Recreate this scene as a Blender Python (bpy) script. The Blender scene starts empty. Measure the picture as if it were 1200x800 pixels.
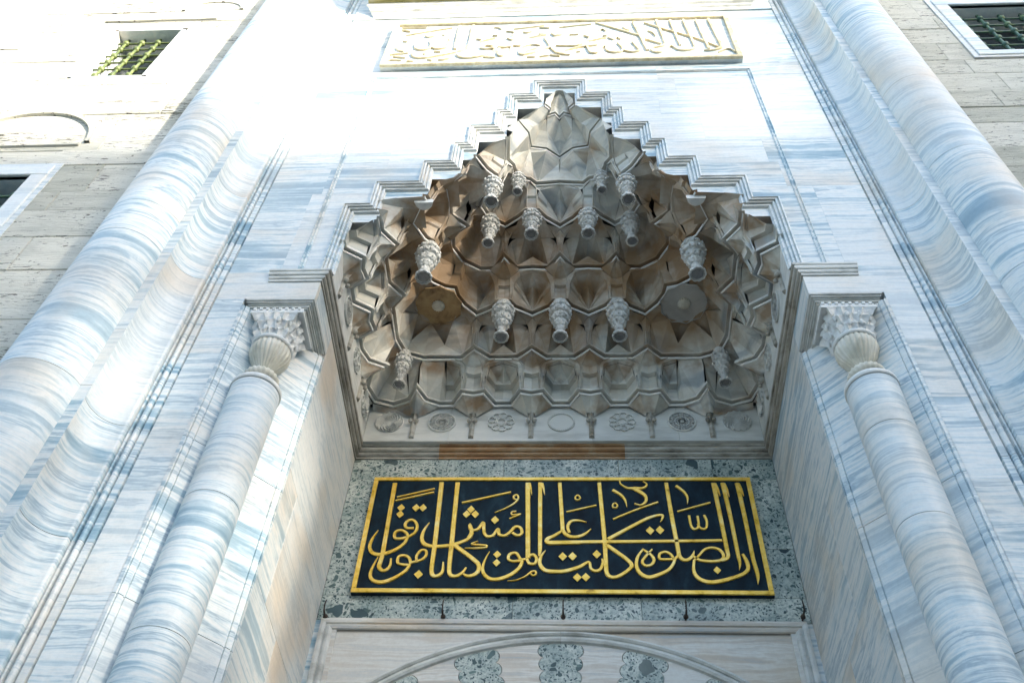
import bpy, bmesh, math, random
from mathutils import Vector, Matrix
random.seed(7)
S = bpy.context.scene
C = S.collection

# ------------------------------------------------------------------ camera
cam_d = bpy.data.cameras.new('camera')
cam = bpy.data.objects.new('camera', cam_d)
C.objects.link(cam)
S.camera = cam
cam_d.sensor_width = 36.0
cam_d.lens = 36.0 * 1140.67 / 1200.0
cam_d.clip_end = 2000
PITCH, YAW, ROLL = 0.917661403, 0.0949653901, 0.0675310969
cp, sp, cy, sy, cr, sr = math.cos(PITCH), math.sin(PITCH), math.cos(YAW), math.sin(YAW), math.cos(ROLL), math.sin(ROLL)
Fw = Vector((-sy * cp, cy * cp, sp))
Up = Vector((sy * sp, -cy * sp, cp))
Rt = Vector((cy, sy, 0))
R2 = Rt * cr + Up * sr
U2 = Up * cr - Rt * sr
cam.matrix_world = Matrix(((R2.x, U2.x, -Fw.x, 0.08884), (R2.y, U2.y, -Fw.y, -5.12807), (R2.z, U2.z, -Fw.z, 1.6), (0, 0, 0, 1)))

# ------------------------------------------------------------------ sky, sun, exposure
SUN_EL, SUN_AZ = math.radians(15.5), math.radians(52.0)     # azimuth: from the facade's normal towards +x
sun_dir = Vector((math.sin(SUN_AZ) * math.cos(SUN_EL), -math.cos(SUN_AZ) * math.cos(SUN_EL), math.sin(SUN_EL)))
W = bpy.data.worlds.new('World')
S.world = W
W.use_nodes = True
nt = W.node_tree
nt.nodes.clear()
sky = nt.nodes.new('ShaderNodeTexSky')
sky.sky_type = 'NISHITA'
sky.sun_disc = False
sky.sun_elevation = SUN_EL
sky.sun_rotation = math.atan2(sun_dir.x, sun_dir.y)
sky.air_density = 1.0
sky.dust_density = 2.0
sky.ozone_density = 0.75
bg = nt.nodes.new('ShaderNodeBackground')
bg.inputs['Strength'].default_value = 0.15
wo = nt.nodes.new('ShaderNodeOutputWorld')
nt.links.new(sky.outputs[0], bg.inputs['Color'])
nt.links.new(bg.outputs[0], wo.inputs['Surface'])
sd = bpy.data.lights.new('sun', 'SUN')
sd.energy = 2.0
sd.angle = math.radians(1.5)
sd.color = (1.0, 0.92, 0.79)
sun = bpy.data.objects.new('sun', sd)
C.objects.link(sun)
sun.rotation_euler = sun_dir.to_track_quat('Z', 'Y').to_euler()
S.view_settings.view_transform = 'Standard'
S.view_settings.look = 'None'
S.view_settings.exposure = 2.55
S.view_settings.gamma = 1.0
S.render.resolution_x, S.render.resolution_y = 1024, 682

# ------------------------------------------------------------------ helpers
def mk(name, verts, faces, mat, parent=None, smooth=False, kind=None):
    m = bpy.data.meshes.new(name)
    m.from_pydata([tuple(v) for v in verts], [], faces)
    m.validate()
    m.materials.append(mat)
    if smooth:
        for p in m.polygons: p.use_smooth = True
    o = bpy.data.objects.new(name, m)
    C.objects.link(o)
    if parent is not None: o.parent = parent
    if kind: o['kind'] = kind
    return o

def thing(name, label, cat, loc=(0, 0, 0), group=None):
    o = bpy.data.objects.new(name, None)
    o.empty_display_size = 0.2
    C.objects.link(o)
    o['label'] = label
    o['category'] = cat
    o.location = loc
    if group: o['group'] = group
    return o

class G:
    """collects verts and faces"""
    def __init__(s): s.v = []; s.f = []
    def poly(s, pts):
        b = len(s.v); s.v += [tuple(p) for p in pts]; s.f.append(tuple(range(b, b + len(pts))))
    def box(s, x0, x1, y0, y1, z0, z1):
        b = len(s.v)
        s.v += [(x, y, z) for z in (z0, z1) for y in (y0, y1) for x in (x0, x1)]
        for q in ((0, 2, 3, 1), (4, 5, 7, 6), (0, 1, 5, 4), (2, 6, 7, 3), (0, 4, 6, 2), (1, 3, 7, 5)):
            s.f.append(tuple(b + i for i in q))
    def grid(s, rows, closed=False):
        b = len(s.v); n = len(rows[0])
        for r in rows: s.v += [tuple(p) for p in r]
        for i in range(len(rows) - 1):
            for j in range(n if closed else n - 1):
                k = (j + 1) % n
                s.f.append((b + i * n + j, b + i * n + k, b + (i + 1) * n + k, b + (i + 1) * n + j))
    def prism_xz(s, pts, y0, y1):
        """polygon (x,z) extruded from y0 (front) to y1"""
        n = len(pts); b = len(s.v)
        s.v += [(p[0], y0, p[1]) for p in pts] + [(p[0], y1, p[1]) for p in pts]
        s.f.append(tuple(range(b, b + n)))
        for i in range(n):
            j = (i + 1) % n
            s.f.append((b + i, b + j, b + n + j, b + n + i))
    def prism_xy(s, pts, z0, z1, caps=True):
        n = len(pts); b = len(s.v)
        s.v += [(p[0], p[1], z0) for p in pts] + [(p[0], p[1], z1) for p in pts]
        if caps:
            s.f.append(tuple(range(b, b + n))); s.f.append(tuple(range(b + n, b + 2 * n)))
        for i in range(n):
            j = (i + 1) % n
            s.f.append((b + i, b + j, b + n + j, b + n + i))
    def lathe(s, prof, cx, cy, n=32, lobes=0, amp=0.0, sq=None):
        rows = []
        for (r, z) in prof:
            row = []
            for i in range(n):
                a = 2 * math.pi * i / n
                rr = r * (1 + (amp * abs(math.cos(lobes * a / 2)) if lobes else 0))
                row.append((cx + rr * math.cos(a), cy + rr * math.sin(a), z))
            rows.append(row)
        s.grid(rows, closed=True)
    def tube(s, p, r, n=8):
        p = [Vector(q) for q in p]
        rows = []
        for i, q in enumerate(p):
            d = (p[min(i + 1, len(p) - 1)] - p[max(i - 1, 0)]).normalized()
            a = d.orthogonal().normalized() if abs(d.z) < .99 else Vector((1, 0, 0))
            b2 = d.cross(a).normalized()
            rr = r[i] if isinstance(r, (list, tuple)) else r
            rows.append([q + a * (rr * math.cos(2 * math.pi * k / n)) + b2 * (rr * math.sin(2 * math.pi * k / n)) for k in range(n)])
        s.grid(rows, closed=True)
        for rw in (rows[0], rows[-1]): s.poly(rw)
    def out(s, name, mat, parent=None, smooth=False, kind=None):
        return mk(name, s.v, s.f, mat, parent, smooth, kind)

def bevel(o, w=0.004, seg=1):
    b = o.modifiers.new('bevel', 'BEVEL'); b.width = w; b.segments = seg; b.limit_method = 'ANGLE'; b.angle_limit = math.radians(40)

# ------------------------------------------------------------------ materials
def base_mat(name, rough=0.5, spec=0.4):
    m = bpy.data.materials.new(name); m.use_nodes = True
    n = m.node_tree.nodes; l = m.node_tree.links
    p = n['Principled BSDF']; p.inputs['Roughness'].default_value = rough
    p.inputs['Specular IOR Level'].default_value = spec
    return m, n, l, p

def coords(n, l, scale, rand=30.0, rot=(0, 0, 0)):
    geo = n.new('ShaderNodeNewGeometry'); oi = n.new('ShaderNodeObjectInfo')
    mul = n.new('ShaderNodeMath'); mul.operation = 'MULTIPLY'; mul.inputs[1].default_value = rand
    l.new(oi.outputs['Random'], mul.inputs[0])
    add = n.new('ShaderNodeVectorMath'); add.operation = 'ADD'
    l.new(geo.outputs['Position'], add.inputs[0]); l.new(mul.outputs[0], add.inputs[1])
    mp = n.new('ShaderNodeMapping'); mp.inputs['Scale'].default_value = scale; mp.inputs['Rotation'].default_value = rot
    l.new(add.outputs[0], mp.inputs['Vector'])
    return mp.outputs[0], geo, oi

def noise(n, l, vec, scale, detail=4, rough=0.55, dist=0.0):
    t = n.new('ShaderNodeTexNoise'); t.inputs['Scale'].default_value = scale; t.inputs['Detail'].default_value = detail
    t.inputs['Roughness'].default_value = rough; t.inputs['Distortion'].default_value = dist
    l.new(vec, t.inputs['Vector']); return t.outputs['Fac']

def ramp(n, l, fac, stops, interp='LINEAR'):
    r = n.new('ShaderNodeValToRGB'); r.color_ramp.interpolation = interp
    e = r.color_ramp.elements
    while len(e) > 1: e.remove(e[0])
    e[0].position = stops[0][0]; e[0].color = (*stops[0][1], 1)
    for p, c in stops[1:]:
        q = e.new(p); q.color = (*c, 1)
    l.new(fac, r.inputs[0]); return r.outputs['Color']

def mix(n, l, fac, a, b, mode='MIX'):
    m = n.new('ShaderNodeMix'); m.data_type = 'RGBA'; m.blend_type = mode
    for s, v in ((m.inputs['Factor'], fac), (m.inputs['A'], a), (m.inputs['B'], b)):
        if isinstance(v, (int, float)): s.default_value = v
        elif isinstance(v, tuple): s.default_value = (*v, 1)
        else: l.new(v, s)
    return m.outputs['Result']

def bump(n, l, p, h, strength=0.3, dist=0.01):
    b = n.new('ShaderNodeBump'); b.inputs['Strength'].default_value = strength; b.inputs['Distance'].default_value = dist
    l.new(h, b.inputs['Height']); l.new(b.outputs[0], p.inputs['Normal'])

WHITE, PALE, BLUE, DEEP = (0.82, 0.83, 0.81), (0.62, 0.71, 0.74), (0.30, 0.46, 0.55), (0.16, 0.31, 0.42)
PAL0 = (PALE, BLUE, DEEP)
def warp(n, l, v, scale, amt):
    t = n.new('ShaderNodeTexNoise'); t.inputs['Scale'].default_value = scale; t.inputs['Detail'].default_value = 3
    g_ = n.new('ShaderNodeNewGeometry'); l.new(g_.outputs['Position'], t.inputs['Vector'])
    w = n.new('ShaderNodeVectorMath'); w.operation = 'MULTIPLY_ADD'; w.inputs[1].default_value = (amt, amt, amt)
    l.new(t.outputs['Color'], w.inputs[0]); l.new(v, w.inputs[2]); return w.outputs[0]
def marble(name, rand=30.0, tilt=0.0, strength=1.0, warm=0.45, tint=(1, 1, 1), roty=None, pal=None):
    PALE, BLUE, DEEP = pal or PAL0
    ry = tilt * .6 if roty is None else roty
    m, n, l, p = base_mat(name, 0.42, 0.35)
    v, geo, oi = coords(n, l, (0.15, 0.15, 1.7), rand, (tilt, ry, 0))
    v = warp(n, l, v, 1.4, 0.34)
    f1 = noise(n, l, v, 1.0, 6, 0.66, 0.9)
    v2, _, _ = coords(n, l, (0.3, 0.3, 9.0), rand, (tilt, ry, 0))
    v2 = warp(n, l, v2, 1.2, 0.9)
    f2 = noise(n, l, v2, 1.0, 4, 0.6, 0.9)
    v3, _, _ = coords(n, l, (1, 1, 1), rand * .7)
    f3 = noise(n, l, v3, 26.0, 3, 0.7)
    f4 = noise(n, l, v3, 0.9, 3, 0.5)
    mixed = n.new('ShaderNodeMath'); mixed.operation = 'MULTIPLY_ADD'; mixed.inputs[1].default_value = 0.44
    l.new(f2, mixed.inputs[0])
    s1 = n.new('ShaderNodeMath'); s1.operation = 'MULTIPLY'; s1.inputs[1].default_value = 0.58
    l.new(f1, s1.inputs[0]); l.new(s1.outputs[0], mixed.inputs[2])
    k = strength
    def mx(a, b, t): return tuple(a[i] + (b[i] - a[i]) * t for i in range(3))
    col = ramp(n, l, mixed.outputs[0], [(0.39, mx(WHITE, DEEP, k)), (0.445, mx(WHITE, BLUE, k)), (0.485, mx(WHITE, PALE, k)), (0.515, WHITE), (0.545, mx(WHITE, PALE, k)), (0.575, mx(WHITE, DEEP, k * .8)), (0.60, mx(WHITE, PALE, k)), (0.64, WHITE)])
    # some blocks are nearly free of veins
    pr = ramp(n, l, oi.outputs['Random'], [(0.0, (.05, .05, .05)), (0.55, (.15, .15, .15)), (1.0, (.62, .62, .62))])
    col = mix(n, l, pr, col, (0.76, 0.78, 0.77))
    wm = ramp(n, l, f4, [(0.50, (0, 0, 0)), (0.72, (1, 1, 1))])
    wf = n.new('ShaderNodeMath'); wf.operation = 'MULTIPLY'; wf.inputs[1].default_value = warm
    l.new(wm, wf.inputs[0])
    col = mix(n, l, wf.outputs[0], col, (0.70, 0.57, 0.42))
    col = mix(n, l, 0.14, col, ramp(n, l, f3, [(0.3, (.45, .45, .45)), (0.6, (1, 1, 1))]), 'MULTIPLY')
    if tint != (1, 1, 1): col = mix(n, l, 1.0, col, tint, 'MULTIPLY')
    l.new(col, p.inputs['Base Color'])
    bump(n, l, p, f3, 0.25, 0.004)
    return m
M_marble = marble('proconnesian_marble')
M_marble_b = marble('proconnesian_marble_sloping', 30, 0.07, 0.85, 0.3)
M_marble_c = marble('proconnesian_marble_pale', 50, -0.05, 0.6, 0.4)
MARBLES = [M_marble, M_marble, M_marble_b, M_marble_c]
M_marble_soft = marble('pale_marble', 30, 0.05, 0.6, 0.35)
M_reveal = marble('reveal_marble', 30, 0.28, 0.85, 0.75, (0.96, 0.94, 0.92))  # warm patches partly put the warm glow of the left reveal into the colour
M_drum = marble('drum_marble', 40, 0.04, 0.92, 0.6)

def hood_mat():
    m, n, l, p = base_mat('hood_marble', 0.5, 0.3)
    v, geo, oi = coords(n, l, (0.9, 0.9, 4.5), 12.0, (0.4, 0.3, 0))
    f1 = noise(n, l, v, 1.0, 3, 0.5, 0.3)
    col = ramp(n, l, f1, [(0.34, (0.44, 0.48, 0.50)), (0.45, (0.76, 0.77, 0.73)), (0.55, (0.83, 0.81, 0.74)), (0.66, (0.62, 0.63, 0.60))])
    col = mix(n, l, 1.0, col, ramp(n, l, oi.outputs['Random'], [(0, (.80, .80, .78)), (1, (1, 1, 1))]), 'MULTIPLY')
    at = n.new('ShaderNodeAttribute'); at.attribute_name = 'tone'
    col = mix(n, l, 1.0, col, ramp(n, l, at.outputs['Fac'], [(0, (.80, .79, .76)), (1, (1, 1, 1))]), 'MULTIPLY')
    # brown weathering that gathers in the middle tiers, uneven in outline
    vv, geo2, _ = coords(n, l, (1, 1, 1), 0.0)
    f2 = noise(n, l, vv, 1.5, 4, 0.62, 0.4)
    sep = n.new('ShaderNodeSeparateXYZ'); l.new(geo2.outputs['Position'], sep.inputs[0])
    mr = ramp(n, l, sep.outputs['Z'], [(0, (0, 0, 0))])
    def maprange(a, b, c, d):
        q = n.new('ShaderNodeMapRange'); q.interpolation_type = 'SMOOTHSTEP'
        for i, x in enumerate((a, b, c, d)): q.inputs[1 + i].default_value = x
        l.new(sep.outputs['Z'], q.inputs[0]); return q.outputs[0]
    up = maprange(10.3, 11.0, 0, 1); dn = maprange(11.5, 12.5, 1, 0)
    mm = n.new('ShaderNodeMath'); mm.operation = 'MULTIPLY'; l.new(up, mm.inputs[0]); l.new(dn, mm.inputs[1])
    m3 = n.new('ShaderNodeMath'); m3.operation = 'MULTIPLY_ADD'; m3.inputs[1].default_value = 0.26; m3.inputs[2].default_value = -0.06
    l.new(mm.outputs[0], m3.inputs[0])
    ad = n.new('ShaderNodeMath'); ad.operation = 'ADD'; l.new(f2, ad.inputs[0]); l.new(m3.outputs[0], ad.inputs[1])
    st = ramp(n, l, ad.outputs[0], [(0.49, (0, 0, 0)), (0.62, (0.5, 0.5, 0.5)), (0.76, (0.9, 0.9, 0.9))])
    col = mix(n, l, st, col, (0.34, 0.205, 0.095))
    # rust-brown runs under the pointed cell heads of the lowest tier and on the corbels
    u2 = maprange(10.28, 10.40, 0, 1); d2 = maprange(10.50, 10.56, 1, 0)
    u3 = maprange(9.86, 9.90, 0, 1); d3 = maprange(10.0, 10.03, 1, 0)
    f5 = noise(n, l, vv, 3.1, 3, 0.6)
    q1 = n.new('ShaderNodeMath'); q1.operation = 'MULTIPLY'; l.new(u2, q1.inputs[0]); l.new(d2, q1.inputs[1])
    q2 = n.new('ShaderNodeMath'); q2.operation = 'MULTIPLY'; l.new(u3, q2.inputs[0]); l.new(d3, q2.inputs[1])
    q3 = n.new('ShaderNodeMath'); q3.operation = 'MAXIMUM'; l.new(q1.outputs[0], q3.inputs[0]); l.new(q2.outputs[0], q3.inputs[1])
    st2 = ramp(n, l, f5, [(0.40, (0, 0, 0)), (0.62, (.85, .85, .85))])
    q4 = mix(n, l, 1.0, st2, q3.outputs[0], 'MULTIPLY')
    col = mix(n, l, q4, col, (0.30, 0.19, 0.10))
    f3 = noise(n, l, vv, 30.0, 3, 0.7)
    col = mix(n, l, 0.14, col, ramp(n, l, f3, [(0.3, (.4, .4, .4)), (0.6, (1, 1, 1))]), 'MULTIPLY')
    l.new(col, p.inputs['Base Color']); bump(n, l, p, f3, 0.3, 0.004)
    return m
M_hood = hood_mat()

def simple(name, stops, scale=(1, 1, 1), nscale=6.0, rough=0.6, spec=0.4, metal=0.0, bstr=0.3, bdist=0.005, rand=10, detail=5):
    m, n, l, p = base_mat(name, rough, spec)
    p.inputs['Metallic'].default_value = metal
    v, _, _ = coords(n, l, scale, rand)
    f = noise(n, l, v, nscale, detail, 0.65, 0.3)
    l.new(ramp(n, l, f, stops), p.inputs['Base Color'])
    bump(n, l, p, f, bstr, bdist)
    return m
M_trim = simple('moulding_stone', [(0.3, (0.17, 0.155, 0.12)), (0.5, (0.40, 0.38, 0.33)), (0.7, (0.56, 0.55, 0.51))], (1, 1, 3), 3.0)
M_rust = simple('iron_stained_stone', [(0.3, (0.20, 0.10, 0.045)), (0.5, (0.36, 0.21, 0.10)), (0.7, (0.45, 0.36, 0.25))], (1, 1, 2), 3.0)
M_carved = simple('carved_white_marble', [(0.3, (0.55, 0.56, 0.55)), (0.5, (0.72, 0.73, 0.71)), (0.7, (0.8, 0.8, 0.78))], (1, 1, 1), 12.0, bstr=0.5, bdist=0.008)
M_pend = simple('weathered_pendant_marble', [(0.3, (0.34, 0.33, 0.30)), (0.48, (0.60, 0.60, 0.57)), (0.7, (0.74, 0.74, 0.71))], (1, 1, 1), 10.0, bstr=0.7, bdist=0.012)
M_bulb = simple('cream_marble', [(0.3, (0.48, 0.45, 0.36)), (0.5, (0.68, 0.65, 0.55)), (0.7, (0.75, 0.73, 0.66))], (1, 1, 1), 5.0)
M_disc = simple('grey_boss_stone', [(0.3, (0.13, 0.135, 0.14)), (0.6, (0.27, 0.27, 0.27))], (1, 1, 1), 9.0)
M_gold = simple('gold_leaf', [(0.28, (0.48, 0.25, 0.02)), (0.38, (0.86, 0.52, 0.05)), (0.55, (1.0, 0.66, 0.13)), (0.72, (1.0, 0.80, 0.32))], (1, 1, 1), 9.0, rough=0.34, metal=0.3, bstr=0.4, bdist=0.003)
M_paleg = simple('worn_gilding', [(0.3, (0.42, 0.34, 0.18)), (0.5, (0.62, 0.54, 0.36)), (0.7, (0.72, 0.68, 0.53))], (1, 1, 1), 8.0, rough=0.5)
M_navy = simple('navy_painted_stone', [(0.3, (0.003, 0.008, 0.014)), (0.55, (0.006, 0.022, 0.036)), (0.75, (0.02, 0.05, 0.07))], (1, 1, .5), 7.0, rough=0.6, spec=0.15)
M_iron = simple('green_painted_iron', [(0.3, (0.03, 0.06, 0.05)), (0.5, (0.07, 0.15, 0.11)), (0.75, (0.22, 0.30, 0.12))], (1, 1, 1), 9.0, rough=0.45)
M_black = simple('rusty_black_iron', [(0.3, (0.02, 0.015, 0.012)), (0.6, (0.06, 0.04, 0.03))], (1, 1, 1), 9.0)
M_glass = simple('dark_window_glass', [(0.3, (0.01, 0.015, 0.02)), (0.6, (0.03, 0.04, 0.05))], (1, 1, 1), 2.0, rough=0.12, spec=0.6, bstr=0.02)
M_core = simple('rough_masonry', [(0.3, (0.10, 0.095, 0.085)), (0.6, (0.2, 0.19, 0.17))], (1, 1, 1), 5.0)
M_pave = simple('pale_paving', [(0.3, (0.10, 0.095, 0.085)), (0.6, (0.16, 0.15, 0.135))], (1, 1, 1), 2.0)
M_soffit = simple('gilded_weathered_soffit', [(0.32, (0.22, 0.20, 0.05)), (0.5, (0.46, 0.38, 0.16)), (0.7, (0.6, 0.56, 0.42))], (.6, 1, 1), 4.0)

def travertine():
    m, n, l, p = base_mat('pitted_limestone', 0.8, 0.2)
    v, _, oi = coords(n, l, (0.9, 0.9, 4.0), 30)
    f1 = noise(n, l, v, 1.0, 6, 0.68, 0.3)
    col = ramp(n, l, f1, [(0.34, (0.60, 0.59, 0.52)), (0.5, (0.76, 0.74, 0.66)), (0.65, (0.82, 0.80, 0.72))])
    v2, _, _ = coords(n, l, (1.8, 1.8, 12.0), 30)
    pit = noise(n, l, v2, 3.2, 6, 0.75, 0.2)
    v3, _, _ = coords(n, l, (0.6, 0.6, 2.2), 30)
    zone = noise(n, l, v3, 1.0, 2, 0.5)
    a = n.new('ShaderNodeMath'); a.operation = 'MULTIPLY_ADD'; a.inputs[1].default_value = 0.42; l.new(zone, a.inputs[0]); l.new(pit, a.inputs[2])
    col = mix(n, l, 1.0, col, ramp(n, l, oi.outputs['Random'], [(0, (.78, .79, .76)), (1, (1, 1, 1))]), 'MULTIPLY')
    mask = ramp(n, l, a.outputs[0], [(0.575, (1, 1, 1)), (0.62, (0, 0, 0))])
    col = mix(n, l, mask, col, (0.09, 0.085, 0.07))
    v4, _, _ = coords(n, l, (9, 9, 16), 30)
    pf = noise(n, l, v4, 1.0, 4, 0.7)
    m4 = ramp(n, l, pf, [(0.33, (1, 1, 1)), (0.37, (0, 0, 0))])
    col = mix(n, l, m4, col, (0.16, 0.15, 0.12))
    l.new(col, p.inputs['Base Color'])
    bump(n, l, p, a.outputs[0], 0.9, 0.03)
    return m
M_wall = travertine()

def breccia():
    m, n, l, p = base_mat('green_breccia', 0.35, 0.4)
    v, _, _ = coords(n, l, (1, 1, 1), 15)
    d = n.new('ShaderNodeTexNoise'); d.inputs['Scale'].default_value = 6; l.new(v, d.inputs['Vector'])
    wv = n.new('ShaderNodeVectorMath'); wv.operation = 'MULTIPLY_ADD'; wv.inputs[1].default_value = (0.16, 0.16, 0.16)
    l.new(d.outputs['Color'], wv.inputs[0]); l.new(v, wv.inputs[2])
    f = noise(n, l, v, 34, 6, 0.75)
    base = ramp(n, l, f, [(0.32, (0.10, 0.17, 0.16)), (0.44, (0.38, 0.43, 0.40)), (0.53, (0.58, 0.62, 0.56)), (0.7, (0.71, 0.73, 0.67))])
    def clasts(scale, lo, hi, thr):
        vo = n.new('ShaderNodeTexVoronoi'); vo.inputs['Scale'].default_value = scale; l.new(wv.outputs[0], vo.inputs['Vector'])
        sepc = n.new('ShaderNodeSeparateColor'); l.new(vo.outputs['Color'], sepc.inputs[0])
        g1 = ramp(n, l, vo.outputs['Distance'], [(lo, (1, 1, 1)), (hi, (0, 0, 0))])
        g2 = ramp(n, l, sepc.outputs[0], [(thr, (0, 0, 0)), (thr + .02, (1, 1, 1))])
        return mix(n, l, 1.0, g1, g2, 'MULTIPLY'), sepc.outputs[1]
    k1, t1 = clasts(4.8, 0.33, 0.36, 0.80)
    k2, t2 = clasts(17, 0.36, 0.42, 0.66)
    k3, t3 = clasts(42, 0.36, 0.44, 0.62)
    dk = ramp(n, l, t1, [(0, (0.02, 0.045, 0.055)), (0.5, (0.07, 0.12, 0.13)), (1, (0.20, 0.23, 0.20))])
    dk2 = ramp(n, l, t2, [(0, (0.03, 0.06, 0.07)), (1, (0.16, 0.24, 0.22))])
    col = mix(n, l, k3, base, (0.05, 0.09, 0.095))
    col = mix(n, l, k2, col, dk2)
    col = mix(n, l, k1, col, dk)
    fz = noise(n, l, v, 2.3, 4, 0.6)
    col = mix(n, l, 1.0, col, ramp(n, l, fz, [(0.38, (.52, .60, .62)), (0.6, (1, 1, 1))]), 'MULTIPLY')
    l.new(col, p.inputs['Base Color'])
    bump(n, l, p, f, 0.15, 0.003)
    return m
M_brec = breccia()
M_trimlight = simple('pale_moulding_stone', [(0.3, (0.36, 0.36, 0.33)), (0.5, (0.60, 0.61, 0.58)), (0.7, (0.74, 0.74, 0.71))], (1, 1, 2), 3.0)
M_friez = simple('frieze_marble', [(0.3, (0.46, 0.47, 0.44)), (0.5, (0.66, 0.67, 0.64)), (0.7, (0.74, 0.74, 0.70))], (.5, .5, 2), 2.2)
M_spand = marble('spandrel_marble', 30, 0.0, 0.8, 0.7, (0.90, 0.88, 0.85), 0.55, ((0.68, 0.64, 0.58), (0.56, 0.48, 0.40), (0.42, 0.46, 0.50)))
M_rose = simple('ochre_stained_rosette', [(0.3, (0.16, 0.09, 0.04)), (0.5, (0.42, 0.28, 0.14)), (0.7, (0.52, 0.38, 0.2))], (1, 1, 1), 5.0)
M_hoodgrey = simple('grey_rosette_marble', [(0.3, (0.36, 0.34, 0.32)), (0.5, (0.5, 0.49, 0.46)), (0.7, (0.58, 0.57, 0.54))], (1, 1, 1), 3.0)
M_blocker = simple('blocker_stone', [(0.3, (0.58, 0.56, 0.50)), (0.6, (0.74, 0.71, 0.64))], (1, 1, 1), 1.0)  # pale, so the unseen sun blockers also bounce fill light to the hood
M_edge = simple('sunlit_marble_edge', [(0.3, (0.66, 0.66, 0.62)), (0.5, (0.80, 0.79, 0.75)), (0.7, (0.84, 0.83, 0.80))], (1, 1, 1), 4.0)  # sunlit edge lines of the tier ledges, put into a paler colour
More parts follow.
